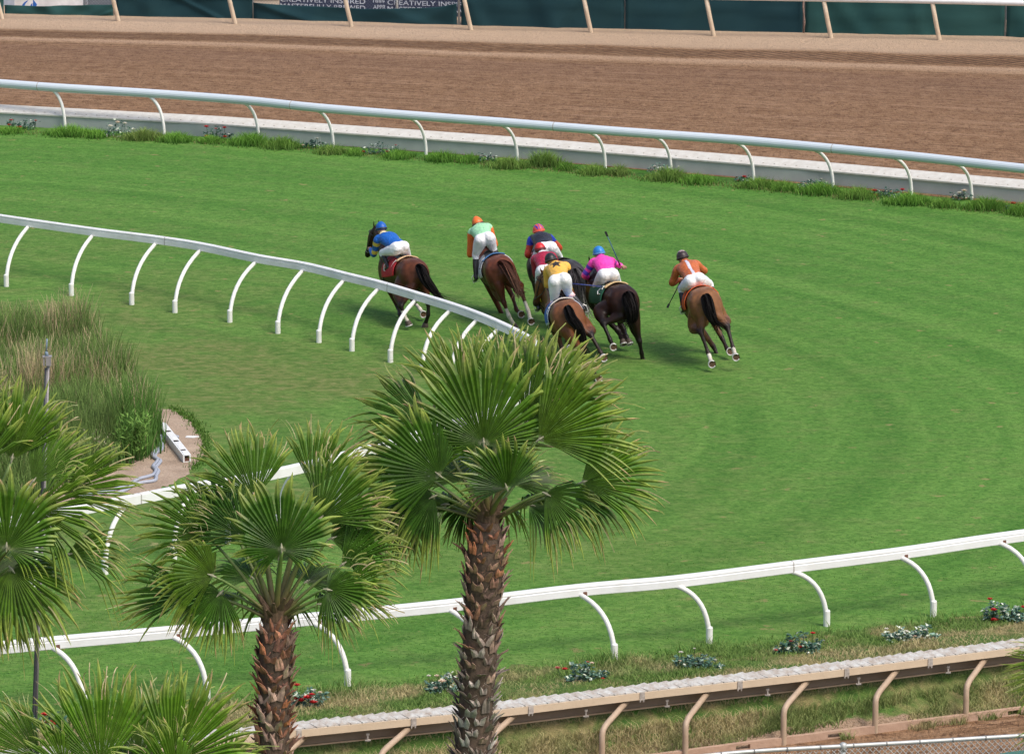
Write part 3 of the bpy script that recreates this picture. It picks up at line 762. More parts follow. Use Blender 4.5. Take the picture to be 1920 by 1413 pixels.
m = MB(); A0 = V((tp[1].x, tp[1].y, -.5)) - o0; dd = (tp[5] - tp[1]); B0 = A0 + V((dd.x, dd.y, 0)) * 1.15
wires(m, A0, B0, .75, ZF + .5 - .02, .075, .0042)
m.build('chain_link', M_WIRE, root)
m = MB(); a = G(1690, 1413, ZF) - o0; q0 = V((a.x, a.y, 0)) + V((0, .03, 0)); e = V((tp[6].x, tp[6].y, -.5)) - o0 + V((0, .03, 0))
zt0 = ZF + .5 - .13; vs = []
for i in range(31):
    p = q0.lerp(V((e.x, e.y, 0)), i / 30); zt = zt0 + .05 * (i / 30) + .006 * math.sin(i * 1.3)
    for j in range(6): vs.append(V((p.x, p.y + .015 * math.sin(i * .9 + j), .02 + (zt - .02) * j / 5)))
m.add(vs, [(i * 6 + j, (i + 1) * 6 + j, (i + 1) * 6 + j + 1, i * 6 + j + 1) for i in range(30) for j in range(5)])
o = m.build('screen_panel', simple('teal_screen_cloth', (.03, .12, .11), .8, 2, .5, (.05, .15, .13), 120, .2), root, smooth=True); o.modifiers.new('t', 'SOLIDIFY').thickness = .005
# ================================================================== PLANTS
M_FROND = simple('palm_leaf', None, .40, 14, .35, attr=True, trans=.14, spec=.42)
M_PETI = simple('palm_petiole', None, .5, 10, .3, attr=True)
M_TRUNK = simple('palm_leaf_bases', None, .85, 22, .45, attr=True, bscale=60, bstr=.5, bdist=.01)
M_FIBRE = simple('palm_fibre', (.055, .030, .018), .95, 30, .6, (.13, .075, .04), 50, .8, .02)

def frond(parent, o0, hub, axis, face, Rr, spread=120, droop=.25, seed=0, n=34, tone=(1, 1, 1), dry=.5, base=None, fold=.25, split=.58, curl=.0, thr=10):
    """one fan leaf: pleated blade, free drooping tips, hub, stalk down to the crown"""
    rs = random.Random(seed)
    ax = V(axis).normalized(); nf = V(face); nf = (nf - ax * nf.dot(ax)).normalized(); sd = nf.cross(ax).normalized()
    T = [.02, .06, .30, split, split + (1 - split) * .28, split + (1 - split) * .56, split + (1 - split) * .80, 1.0]
    vs = []; fs = []; cs = []
    n2 = n; da = R(spread) * 2 / n2
    hubc = (.46, .46, .28); inner = (.058 * tone[0], .116 * tone[1], .013 * tone[2]); outer = (.064 * tone[0], .146 * tone[1], .009 * tone[2]); yel = (.31, .37, .07); tan_ = (.50, .36, .17)  # inner green darkened to paint in the shade deep in the crown
    def pos(a, r, pleat, sag):
        t = r / Rr
        p = ax * (r * math.cos(a)) + sd * (r * math.sin(a))
        p -= nf * (fold * r * (1 - math.cos(a)) * .55)                # side segments fold back
        p += nf * (pleat + .10 * Rr * math.sin(min(1, t) * math.pi) * .6)
        p.z -= droop * Rr * sag
        return p
    L1 = rs.uniform(0, 6)
    for i in range(n2):
        a = -R(spread) + (i + .5) * da + rs.uniform(-.006, .006)
        side = abs(a) / R(max(spread, 1))
        Ls = Rr * (.34 + .70 * max(0, math.cos(a * .64)) ** 1.25) * rs.uniform(.86, 1.05)
        sagk = rs.uniform(.5, 1.5) * (1 + .9 * side ** 2) * (1 + .0 * i)
        twist = rs.uniform(-.10, .10); d_ = rs.random() < .25 * dry + .08
        b = len(vs); c0 = rs.uniform(.78, 1.18)
        late = rs.uniform(-1, 1) * .05
        for k, t in enumerate(T):
            r = t * Ls if t > .07 else t * Rr
            tt = max(0, t - .42) / .58
            sag = sagk * tt ** 2.1 * .55
            hw = .5 * da * .98 * (min(t, split) * Ls) if t <= split else   .5 * da * .93 * split * Ls * max(.0, (1 - ((t - split) / (1 - split)) ** 2.0)) + .0012
            pl = .46 * hw * (1 if t <= split else .9)
            aa = a + late * tt ** 2 * 2 + twist * tt ** 2
            mid = pos(aa, r, pl, sag); e = (sd * math.cos(aa) - ax * math.sin(aa))
            l = mid - e * hw - nf * (2 * pl); q = mid + e * hw - nf * (2 * pl)
            if tt > .35 and sagk > 1.15: 
                dn = (tt - .35) * .30 * Rr * (sagk - 1.15) * droop * 1.2; 
                for w_ in (l, mid, q): w_.z -= dn
            vs += [l, mid, q]
            if t < .03: c = hubc
            elif t <= split: c = tuple(x + (y - x) * (t / split) for x, y in zip(inner, outer))
            else:
                u = (t - split) / (1 - split); c = tuple(x + (y - x) * min(1, .12 + u * .95) for x, y in zip(outer, yel))  # yellowish tips start early, also painting light onto the outer leaf
                if t > .86 and d_: c = tan_
                elif t > .96 and rs.random() < dry: c = tan_
            if t > .03: c = tuple(x * c0 for x in c)
            # one face of each pleat darkened, the other lightened: shading in the colour
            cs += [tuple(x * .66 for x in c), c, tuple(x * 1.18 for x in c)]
        m_ = len(T)
        for k in range(m_ - 1):
            p = b + 3 * k
            fs += [(p, p + 1, p + 4, p + 3), (p + 1, p + 2, p + 5, p + 4)]
    mb = MB(); off = V(hub) - o0
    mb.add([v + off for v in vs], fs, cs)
    # loose pale threads between the tips
    for k in range(thr):
        a = R(spread) * rs.uniform(-.95, .95); r = Rr * rs.uniform(.55, .75); p = pos(a, r, 0, 0); 
        dv = (ax * math.cos(a) + sd * math.sin(a)).normalized(); pts_ = [p]
        jit = V((rs.uniform(-.5, .5), rs.uniform(-.5, .5), rs.uniform(-.6, .1)))
        for q in range(4):
            p = p + (dv * .075 + jit * .035 * q + V((0, 0, -.012 * q * droop * 4))) * (Rr / .95); pts_.append(p)
        cc = (.24, .28, .07) if rs.random() < .75 else (.42, .35, .18)
        w_ = sd * .0045 + V((0, 0, .002)); vv = []
        for q in pts_: vv += [q - w_ + off, q + w_ + off]
        mb.add(vv, [(2 * i, 2 * i + 1, 2 * i + 3, 2 * i + 2) for i in range(4)], cc)
    # hub cap
    mb.tube([off - ax * .03 + nf * .012, off + ax * .02 + nf * .018, off + ax * .07 + nf * .012], [.007, .014, .004], 7, (.40, .38, .26))
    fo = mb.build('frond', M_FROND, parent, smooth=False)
    if base is not None:
        b_ = V(base) - o0; h_ = off - ax * .02
        m1 = b_.lerp(h_, .55) + V((0, 0, .10 * (h_ - b_).length)) - nf * .03
        pts_ = []; 
        for k in range(9):
            t = k / 8; pts_.append((b_.lerp(m1, t)).lerp(m1.lerp(h_, t), t))
        pm = MB(); pm.tube(pts_, [(.034 - .018 * k / 8, .020 - .008 * k / 8) for k in range(9)], 8, lambda t: tuple(x + (y - x) * min(1, t * 1.5) for x, y in zip((.16, .105, .045), (.13, .20, .045))))
        pm.build('petiole', M_PETI, fo, smooth=True)
    return fo

def palm(name, label, depth, top, foot, hubs, fill, seed, r_top, r_bot, tones, tone=(1, 1, 1), boot=.98):
    """top/foot: photo positions of the trunk's upper end and of a point lower on it"""
    s = F / depth
    pt = P(*top, depth); pf = PY(*foot, pt.y)
    dirn = (pf - pt).normalized(); gz = -.5 
    pg = pt + dirn * ((gz - pt.z) / dirn.z)
    root = empty('palm_tree', pg); tag(root, label, 'palm tree', 'fan palms in front of the near turf rail'); o0 = root.location.copy()
    rs = random.Random(seed)
    up = (pt - pg).normalized(); hgt = (pt - pg).length
    X = up.cross(V((0, 1, 0))).normalized(); Yv = X.cross(up).normalized()
    def trad(h): 
        t = h / hgt; r = r_bot + (r_top - r_bot) * min(1, max(0, (t - .0)))
        if hgt - h < .42: r *= 1 - .35 * (1 - (hgt - h) / .42) ** 2
        return r * (1 + .05 * math.sin(h * 2.1 + seed) + .03 * math.sin(h * 5.3 + seed * 2))
    tb = MB(); nring = 26
    hs = [hgt * k / 80 for k in range(81)]
    tb.tube([(pg - o0) + up * h for h in hs], [trad(h) * .90 for h in hs], 22, (.10, .065, .045))
    # old leaf bases: overlapping split plates leaning out of the trunk in a spiral
    pitch = .030 * boot; k = 0; h = hgt - .02; ang = 0
    while h > .0:
        far = hgt - h > 3.6
        ang += 2.39996; r = trad(h) * .93; tt = hgt - h
        w = rs.uniform(.055, .11) * boot; ln = rs.uniform(.10, .20) * boot; lean = rs.uniform(.10, .60) + (.45 if rs.random() < .22 else 0)
        if tt < .35: lean *= .7
        er = (X * math.cos(ang) + Yv * math.sin(ang)); et = (Yv * math.cos(ang) - X * math.sin(ang))
        b = (pg - o0) + up * h + er * r
        c = tones(tt, rs)
        for sp in ((-1, 1) if not far else (0,)):       # each old base splits into two shards
            tw = sp * rs.uniform(.10, .55) + rs.gauss(0, .22)
            d1 = (up * math.cos(lean) + er * math.sin(lean) + et * tw).normalized(); et2 = (et - d1 * et.dot(d1)).normalized()
            l2 = ln * rs.uniform(.65, 1.1); w2 = w * (.62 if sp else 1); f = rs.uniform(.72, 1.2); c2 = tuple(x * f for x in c)
            q0 = b - up * .035 + et * (sp * w * .22); curl = er * rs.uniform(-.012, .035)
            vs = [q0 - et2 * w2 * .55, q0 + er * .010, q0 + et2 * w2 * .55,
                  q0 + d1 * l2 * .55 - et2 * w2 * .52 - er * .004, q0 + d1 * l2 * .58 + er * .012, q0 + d1 * l2 * .55 + et2 * w2 * .48 - er * .004,
                  q0 + d1 * l2 * .84 - et2 * w2 * rs.uniform(.10, .34) + curl * .6, q0 + d1 * l2 * 1.05 + curl + et2 * w2 * rs.uniform(-.3, .3), q0 + d1 * l2 * .84 + et2 * w2 * rs.uniform(.10, .30) + curl * .6]
            th = er * -.010
            fs = [(0, 1, 4, 3), (1, 2, 5, 4), (3, 4, 7, 6), (4, 5, 8, 7)]
            fs2 = [tuple(i + 9 for i in reversed(f_)) for f_ in fs]
            rim = [0, 3, 6, 7, 8, 5, 2]
            fr_ = [(rim[i], rim[i + 1], rim[i + 1] + 9, rim[i] + 9) for i in range(6)]
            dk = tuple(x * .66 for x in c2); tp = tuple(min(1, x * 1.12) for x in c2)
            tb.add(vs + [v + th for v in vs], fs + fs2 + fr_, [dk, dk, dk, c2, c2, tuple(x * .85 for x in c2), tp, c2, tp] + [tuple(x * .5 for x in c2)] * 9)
        if rs.random() < .8 and not far:               # frayed fibres
            for _ in range(3):
                p = b + up * ln * rs.uniform(.2, .8); q = p + er * rs.uniform(.02, .07) + up * rs.uniform(-.05, .09) + et * rs.uniform(-.08, .08)
                tb.add([p - et * .003, p + et * .003, q], [(0, 1, 2)], tuple(x * 1.1 for x in c))
        h -= pitch * (.52 if not far else .7) * rs.uniform(.8, 1.2)
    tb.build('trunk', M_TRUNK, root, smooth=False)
    # crown: spear and stubs
    cb = MB(); pr = pt - o0
    for k in range(14):
        a = 2.4 * k; e = (X * math.cos(a) + Yv * math.sin(a)); ln = rs.uniform(.12, .30)
        cb.tube([pr - up * .12 + e * .06, pr + up * ln * .5 + e * .10, pr + up * ln + e * rs.uniform(.14, .22)], [(.045, .018), (.036, .014), (.014, .006)], 6, (.14, .085, .05))
    cb.build('crown_base', M_TRUNK, root)
    view = (CAM - pt).normalized(); up_s = UP
    i = 0
    for hb in hubs:
        hx, hy, dg_, Rpx, tilt, spread, dz, droop = hb[:8]; kw = hb[8] if len(hb) > 8 else {}
        hub = P(hx, hy, depth - dz); ax = RIGHT * math.cos(R(dg_)) + UP * math.sin(R(dg_)) + view * tilt
        fc = kw.get('face', (0, .15)); face = view + RIGHT * fc[0] + UP * fc[1]
        t3 = tuple(a * b for a, b in zip(tone, kw.get('tone', (1, 1, 1))))
        bs = pt + up * (-.02 + .05 * rs.random()) + (hub - pt).normalized() * .05
        frond(root, o0, hub, ax, face, Rpx / s, spread * .92, droop * .8, seed * 100 + i, int(kw.get('n', 38) * .88), t3, kw.get('dry', .5) * .65, bs, kw.get('fold', .42), kw.get('split', .68), thr=kw.get('thr', 12)); i += 1
    for (az, el, ln, Rm, droop) in fill:
        a = R(az); e = RIGHT * math.cos(a) + V((0, 1, 0)) * math.sin(a)
        dr = (e * math.cos(R(el)) + V((0, 0, 1)) * math.sin(R(el))).normalized()
        hub = pt + dr * ln + V((0, 0, .1)); ax = (dr + V((0, 0, -.25))).normalized()
        face = V((0, 0, 1)) + view * .5
        t3 = tuple(x * rs.uniform(.85, 1.1) for x in tone)
        frond(root, o0, hub, ax, face, Rm, rs.uniform(70, 115), droop, seed * 100 + i, 34, t3, .4, pt + dr * .05, .3, thr=8); i += 1
    return root

red_tones = lambda tt, rs: tuple(x * 1.2 for x in random.Random(rs.random()).choice([(.38, .165, .10), (.30, .125, .08), (.46, .26, .185), (.23, .105, .075), (.52, .34, .27), (.54, .20, .095), (.42, .26, .215)]))
def main_tones(tt, rs):
    g = min(1, max(0, (tt - .35) / 1.5)); a = red_tones(tt, rs); b = rs.choice([(.48, .40, .36), (.39, .32, .285), (.60, .53, .49), (.27, .21, .18), (.45, .30, .235)])
    return tuple(x + (y - x) * g for x, y in zip(a, b))
D1 = 51.0
fillA = [(85, 55, .55, .70, .15), (125, 30, .50, .70, .3), (50, 25, .5, .70, .3), (160, 5, .45, .62, .5), (15, 5, .45, .62, .5), (90, -5, .45, .65, .6)]
palm('palm_tree', 'tallest fan palm, centre, whose crown overlaps the tip of the inner rail', D1, (914, 978), (887, 1413), [
    (907, 832, 93, 205, .10, 122, .38, .10, dict(tone=(1.15, 1.15, 1), n=48)),
    (985, 800, 66, 200, -.05, 42, .05, .10, dict(n=26)),
    (1010, 825, 34, 195, .15, 62, .40, .18, dict(tone=(1.35, 1.2, 1), dry=.8)),
    (1012, 770, 60, 165, -.1, 50, .0, .1, dict(n=28)),
    (1090, 905, 20, 158, .05, 62, .20, .22, dict(dry=.9, tone=(1.3, 1.25, 1.3))),
    (825, 892, 142, 172, .20, 92, .40, .16, dict(tone=(.72, .82, .9), dry=.7)),
    (805, 800, 150, 158, -.25, 48, -.20, .22, dict(tone=(.85, .95, 1.3))),
    (872, 770, 108, 170, -.10, 38, -.10, .10, dict(n=26, dry=.8, tone=(1.25, 1.1, 1))),
    (940, 740, 84, 140, -.2, 50, -.35, .08, dict(tone=(1.3, 1.2, 1.6), dry=.8)),
    (950, 915, 108, 118, .50, 105, .55, .16, dict(tone=(.85, .9, 1), dry=.8)),
    (790, 915, 192, 110, .1, 90, .10, 0.54, dict(tone=(.5, .6, .8))),  # low tones on the hanging fronds paint in shade under the crown
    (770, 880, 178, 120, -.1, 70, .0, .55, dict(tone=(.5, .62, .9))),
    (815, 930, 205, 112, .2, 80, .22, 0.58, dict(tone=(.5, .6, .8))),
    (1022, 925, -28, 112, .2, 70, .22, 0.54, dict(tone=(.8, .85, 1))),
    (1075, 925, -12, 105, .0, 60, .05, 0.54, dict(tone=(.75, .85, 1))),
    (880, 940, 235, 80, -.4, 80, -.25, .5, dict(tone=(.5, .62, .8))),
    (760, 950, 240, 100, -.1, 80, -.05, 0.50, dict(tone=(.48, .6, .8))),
], fillA, 1, .205, .225, main_tones)
D2 = 49.5
palm('palm_tree', 'shorter fan palm with a red-brown trunk, left of the tallest one', D2, (517, 1165), (512, 1413), [
    (528, 1030, 92, 148, .12, 150, .42, .12, dict(tone=(.85, .95, 1), n=50, dry=.15)),
    (478, 935, 108, 150, -.05, 62, -.05, .12, dict(dry=.9, tone=(1.05, 1.05, 1.1))),
    (585, 915, 74, 140, -.10, 46, -.15, .1, dict(dry=.9, n=26, tone=(1.15, 1.1, 1.2))),
    (598, 975, 48, 160, .10, 62, .15, .14, dict(tone=(1.0, 1.0, 1))),
    (395, 1012, 146, 150, .0, 62, .05, .28, dict(dry=.6)),
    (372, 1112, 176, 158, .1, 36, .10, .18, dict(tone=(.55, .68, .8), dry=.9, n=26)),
    (400, 1080, 160, 120, .3, 85, .30, 0.54, dict(tone=(1.15, 1.0, .9), dry=.9)),
    (640, 1060, 38, 135, .1, 50, .10, .35, dict(tone=(.9, 1, 1.1))),
    (632, 1112, 14, 118, .2, 46, .20, .28, dict(tone=(1.05, 1.05, 1.1), dry=.8)),
    (612, 1105, -10, 100, .3, 110, .35, 0.50, dict(tone=(.8, .85, 1))),
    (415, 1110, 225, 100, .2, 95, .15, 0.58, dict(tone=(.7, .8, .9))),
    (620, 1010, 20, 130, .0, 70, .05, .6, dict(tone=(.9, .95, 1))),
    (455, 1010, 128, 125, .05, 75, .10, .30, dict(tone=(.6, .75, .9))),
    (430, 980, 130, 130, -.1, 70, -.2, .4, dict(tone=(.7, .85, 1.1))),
], [(a, e, l, r * .88, d) for a, e, l, r, d in fillA[:10]], 2, .185, .185, red_tones, (.98, 1, 1))
palm('palm_tree', 'fan palm at the left edge with drooping pale-tipped fronds over the pole', 48.5, (-75, 1150), (-78, 1413), [
    (12, 1028, 88, 165, .15, 150, .50, .20, dict(n=48, tone=(1, 1.05, 1), dry=.25)),
    (22, 862, 78, 165, .0, 55, .10, .15, dict(dry=.2, tone=(1.2, 1.15, 1.1))),
    (-40, 880, 100, 160, .1, 70, .25, .15, dict(dry=.2)),
    (60, 905, 52, 150, .0, 48, .05, .16, dict(dry=.2, tone=(1.45, 1.35, 2.2))),
    (115, 925, 18, 155, .1, 40, .22, .14, dict(dry=.2, tone=(1.15, 1.1, 1))),
    (70, 960, 8, 140, .2, 80, .35, 0.54, dict(dry=.5, tone=(1.15, 1.05, 1))),
    (125, 1040, 12, 118, .1, 45, .2, .65, dict(dry=.5, tone=(.9, .95, 1))),
    (20, 1065, -50, 140, .2, 95, .3, 0.54, dict(dry=.6, tone=(.95, .9, .9))),
    (-20, 1080, -95, 130, .2, 100, .3, .6, dict(dry=.6, tone=(.85, .85, .9))),
    (-90, 960, 150, 160, .1, 90, .2, .3),
    (-150, 1080, 190, 150, .1, 90, .2, .6),
    (-60, 820, 95, 150, -.1, 60, -.1, .15),
], fillA[:9], 3, .19, .19, red_tones, (1.08, 1.05, 1))
palm('palm_tree', 'nearest fan palm, bottom left, only its upper fronds in view', 46.5, (232, 1600), (232, 1800), [
    (188, 1440, 97, 205, .05, 56, .30, .08, dict(dry=1, n=34, tone=(1.35, 1.35, 1.2))),
    (322, 1432, 62, 200, .10, 56, .40, .10, dict(dry=.9, n=34, tone=(1.4, 1.35, 1.2))),
    (262, 1420, 80, 150, -.1, 60, -.1, .1, dict(dry=.8, tone=(1.5, 1.35, 2.4))),
    (75, 1425, 138, 150, .05, 46, .2, .18, dict(dry=.3, tone=(1.2, 1.15, 1.4))),
    (120, 1440, 115, 110, .15, 75, .35, .55, dict(dry=.3, tone=(1.25, 1.15, 1.3))),
    (410, 1455, 38, 110, .1, 65, .2, .4, dict(dry=.8, tone=(1.25, 1.15, 1.5))),
    (330, 1470, 130, 160, .4, 70, .6, .35, dict(dry=.5, tone=(1.15, 1.1, 1.2))),
    (250, 1520, 95, 140, .5, 100, .7, .3),
], fillA[:8], 4, .18, .18, red_tones, (1.1, 1.06, 1))
palm('palm_tree', 'fan palm beyond the right edge with only its leaf tips showing', 44.0, (2080, 1420), (2080, 1700), [
    (2010, 1252, 178, 128, .1, 34, .3, .15, dict(dry=.5)),
    (2030, 1320, 165, 110, .1, 50, .3, .3),
], [(80, 50, .6, .8, .25), (150, 20, .3, .6, .5), (40, 30, .6, .8, .4), (-20, 0, .5, .75, .7), (0, 30, .6, .8, .5)], 5, .18, .18, red_tones)

# ------------------------------------------------------------------ blades (grass, reeds)
M_BLADE = simple('grass_blade', None, .7, 3, .15, attr=True, trans=.25, spec=.2)
def blades(name, P0, Ht, Cb, Ct, lean, wid, seed, kind='stuff', nseg=3):
    """P0 (n,3) feet, Ht (n,) heights, Cb/Ct (n,3) colours at foot and tip"""
    rg = np.random.RandomState(seed); n = len(P0)
    az = rg.uniform(0, 2 * np.pi, n); ld = lean * rg.uniform(.2, 1, n) * Ht
    lx, ly = np.cos(az) * ld, np.sin(az) * ld
    wa = rg.uniform(-1.2, 1.2, n); wx, wy = np.cos(wa), np.sin(wa)
    verts = []; cols = []
    T = [0, .45, .78, 1.0] if nseg == 3 else [0, .6, 1.0]
    for t in T:
        x = P0[:, 0] + lx * t ** 2; y = P0[:, 1] + ly * t ** 2; z = P0[:, 2] + Ht * (t - .25 * lean * t ** 2)
        hw = wid * (1 - .8 * t) * .5
        c = Cb + (Ct - Cb) * t
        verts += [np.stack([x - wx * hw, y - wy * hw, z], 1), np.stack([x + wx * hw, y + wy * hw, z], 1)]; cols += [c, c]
    k = len(T) * 2
    Vv = np.stack(verts, 1).reshape(-1, 3); Cc = np.stack(cols, 1).reshape(-1, 3)
    base = (np.arange(n) * k)[:, None]
    Fq = np.concatenate([base + np.array([[2 * i, 2 * i + 1, 2 * i + 3, 2 * i + 2]]) for i in range(len(T) - 1)], 0)
    me = bpy.data.meshes.new(name)
    me.vertices.add(len(Vv)); me.vertices.foreach_set('co', Vv.astype(np.float32).ravel())
    me.loops.add(Fq.size); me.loops.foreach_set('vertex_index', Fq.astype(np.int32).ravel())
    me.polygons.add(len(Fq)); me.polygons.foreach_set('loop_start', np.arange(len(Fq), dtype=np.int32) * 4); me.polygons.foreach_set('loop_total', np.full(len(Fq), 4, np.int32))
    me.update(calc_edges=True); me.validate()
    a = me.color_attributes.new('Col', 'FLOAT_COLOR', 'POINT'); arr = np.ones((len(Vv), 4), np.float32); arr[:, :3] = Cc; a.data.foreach_set('color', arr.ravel())
    me.materials.append(M_BLADE); o = bpy.data.objects.new(name, me); COL.objects.link(o); tag(o, kind=kind); return o
def nz(x, y, s=1.0, k=0.0):
    return .5 + .25 * (np.sin(x * 1.7 * s + k) * np.cos(y * 1.1 * s - k) + np.sin((x * .9 - y * 1.4) * s + 2 * k + 1.3))
rg = np.random.RandomState(11)
# verge and bank
n = 150000
pts, tan, nrm = L_cover.sample(.14)
inr = np.where((pts[:-1, 0] > -10) & (pts[:-1, 0] < 13))[0]; i = inr[rg.randint(0, len(inr), n)]; fr_ = rg.rand(n); offv = np.where(rg.rand(n) < .68, rg.uniform(-.02, 2.75, n), rg.uniform(-.84, -.20, n))
bx = pts[i, 0] + (pts[i + 1, 0] - pts[i, 0]) * fr_ + nrm[i, 0] * offv; by = pts[i, 1] + (pts[i + 1, 1] - pts[i, 1]) * fr_ + nrm[i, 1] * offv
keep = (bx > -13) & (bx < 13); bx, by, offv = bx[keep], by[keep], offv[keep]
po = np.array([p[0] for p in prof])[::-1]; pz = np.array([p[1] for p in prof])[::-1]
bz = np.interp(offv, po, pz) - .02
g = nz(bx, by, 1.5, .4) * .6 + nz(bx, by, 4.2, 2) * .4; bank = offv < 0
g = np.clip((g - .42) * 5, 0, 1) * np.where(offv > .9, 1, .75) + np.clip((offv - 1.9) / .5, 0, 1)
soilm = bank & ((-offv - .42) / .40 + (nz(bx, by, 2.2, 5) - .5) * 2.0 + (nz(bx, by, 5.7, 2) - .5) * 1.4 > .72)
nd, _ = L_near.dist(bx, by); tuft = np.zeros(len(bx))
for (a, b) in NEAR_POSTS:
    q = G(*b); tuft = np.maximum(tuft, np.exp(-(((bx - q.x + .15) / .40) ** 2 + ((by - q.y + .12) / .42) ** 2)))
g = np.clip(np.maximum(g, tuft * 1.6), 0, 1)[:, None]
rr_ = rg.rand(len(bx), 1)
straw_b, straw_t = np.array([[.26, .235, .11]]), np.array([[.58, .48, .26]]); gr_b, gr_t = np.array([[.08, .17, .035]]), np.array([[.22, .33, .085]])
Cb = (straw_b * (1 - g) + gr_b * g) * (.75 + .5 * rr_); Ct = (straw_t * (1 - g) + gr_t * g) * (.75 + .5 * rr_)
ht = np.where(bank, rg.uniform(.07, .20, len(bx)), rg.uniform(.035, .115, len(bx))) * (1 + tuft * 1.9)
far_fade = np.clip((2.65 - offv) / .7, .0, 1)
k = (~soilm) & (rg.rand(len(bx)) < far_fade)
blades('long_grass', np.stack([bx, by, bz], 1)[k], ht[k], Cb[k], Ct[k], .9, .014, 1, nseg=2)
# tufts along the far turf rail
P0 = []; HT = []; GG = []
clumps = [(20, 250, .5, .6), (130, 255, 1.0, 1), (180, 258, .5, .8), (270, 262, .9, 1), (330, 266, .7, .9), (395, 268, .5, .7), (470, 272, .9, 1.15), (530, 278, .8, 1.05), (620, 288, .6, .8), (665, 290, .4, .6), (745, 297, .6, .8), (830, 302, .7, .9), (880, 304, .5, .7), (955, 315, .8, 1), (1020, 311, .7, 1.35), (1060, 318, .4, .7), (1115, 327, .6, .9), (1160, 328, .4, .9), (1255, 338, .8, 1.1), (1310, 344, .7, .8), (1425, 352, .8, .9), (1470, 357, .6, .8), (1540, 364, .9, 1), (1610, 372, .7, 1), (1705, 383, .9, 1), (1770, 388, .5, .8), (1850, 393, .9, 1.05), (1915, 402, .6, 1), (1965, 405, .8, 1), (-60, 246, .8, 1)]
for (cx, cy, wdt, hh) in clumps:
    g0 = G(cx, cy); m_ = int(1050 * wdt); w_ = .46 * wdt
    P0.append(np.stack([g0.x + rg.normal(0, w_ * .62, m_), g0.y + rg.normal(0, .16, m_) + .05, np.zeros(m_)], 1)); d_ = np.abs(P0[-1][:, 0] - g0.x) / w_
    HT.append(rg.uniform(.12, .28, m_) * hh * np.clip(1.25 - .45 * d_, .3, 1.2)); GG.append(rg.rand(m_, 1) * .3 + np.clip(rg.normal(0, .2), -.2, .3))
for px in range(-80, 2000, 4):
    g0 = G(px, interp([(-80, 240), (0, 246), (485, 272), (935, 310), (1375, 350), (1920, 400)], px)); m_ = 7
    P0.append(np.stack([g0.x + rg.normal(0, .1, m_), g0.y + rg.normal(0, .18, m_), np.zeros(m_)], 1)); HT.append(rg.uniform(.02, .07, m_)); GG.append(np.full((m_, 1), .62 + .4 * nz(np.array(px), np.array(0.), .02, 1)) + rg.rand(m_, 1) * .3)
P0 = np.concatenate(P0); HT = np.concatenate(HT); GG = np.clip(np.concatenate(GG), 0, 1); q = .7 + .5 * rg.rand(len(P0), 1)
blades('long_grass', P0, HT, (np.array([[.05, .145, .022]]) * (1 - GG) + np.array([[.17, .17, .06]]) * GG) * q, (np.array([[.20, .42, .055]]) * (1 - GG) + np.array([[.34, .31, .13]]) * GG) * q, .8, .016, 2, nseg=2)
# short blades over the turf nearest to us and along the soil edge, so the ground is not a bare sheet
n = 24000
px = rg.uniform(-40, 1960, n); py = 1000 + 330 * rg.rand(n) ** .8
zt = (H / (math.sin(TH) + (py - 706.5) / F * math.cos(TH))); bx = (px - 960) / F * zt; by = zt * math.cos(TH) + 0 * bx - 0
by = by + ((py - 706.5) / F) * zt * -math.sin(TH)
k = (L_near.dist(bx, by)[0] > -.15); bx, by = bx[k], by[k]; q = .7 + .6 * rg.rand(len(bx), 1)
cl_ = np.clip((nz(bx, by, 6, 1) * .5 + nz(bx, by, 15, 2) * .5 - .35) * 3, 0, 1)[:, None]
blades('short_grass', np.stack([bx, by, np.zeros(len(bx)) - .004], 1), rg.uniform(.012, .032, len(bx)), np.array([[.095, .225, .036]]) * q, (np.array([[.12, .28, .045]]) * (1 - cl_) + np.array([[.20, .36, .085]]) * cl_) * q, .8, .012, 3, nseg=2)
P0 = []
for a, b in zip(SOIL[1:7], SOIL[2:7]):
    for t in np.arange(0, 1, .02):
        g0 = G(a[0] + (b[0] - a[0]) * t + 4, a[1] + (b[1] - a[1]) * t - 1)
        for _ in range(4): P0.append((g0.x + rg.normal(.02, .06), g0.y + rg.normal(.05, .13), 0))
P0 = np.array(P0); q = .7 + .5 * rg.rand(len(P0), 1)
blades('long_grass', P0, rg.uniform(.02, .09, len(P0)), np.array([[.05, .13, .018]]) * q, np.array([[.11, .22, .03]]) * q, .8, .014, 4, nseg=2)
# reed bed in the infield
REED = [(-80, 600), (0, 602), (60, 616), (120, 632), (165, 655), (205, 690), (240, 730), (268, 775), (287, 815), (291, 848), (270, 862), (235, 868), (190, 886), (120, 905), (40, 945), (-80, 990)]
RP = np.array([(G(x, y).x, G(x, y).y) for x, y in REED])
def in_poly(X, Y, PL):
    r = np.zeros(X.shape, bool); n = len(PL)
    for i in range(n):
        x1, y1 = PL[i]; x2, y2 = PL[(i + 1) % n]; r ^= ((y1 > Y) != (y2 > Y)) & (X < (x2 - x1) * (Y - y1) / (y2 - y1 + 1e-12) + x1)
    return r
mn, mx = RP.min(0), RP.max(0)
bx = rg.uniform(mn[0] - .3, mx[0] + .3, 95000); by = rg.uniform(mn[1] - .5, mx[1] + .5, 95000); k = in_poly(bx + rg.normal(0, .10, len(bx)), by + rg.normal(0, .15, len(by)), RP); bx, by = bx[k], by[k]
c1 = nz(bx, by, 1.1, .7); c2 = nz(bx, by, 2.6, 3.1); rowp = np.array([proj((x, y, 0)) for x, y in zip(bx, by)])
tanm = (rg.rand(len(bx)) < np.clip((c1 * .55 + c2 * .45 - .47) * 1.9 - .13 - np.clip((rowp[:, 1] - 800) / 80, 0, .5), 0.015, .8))
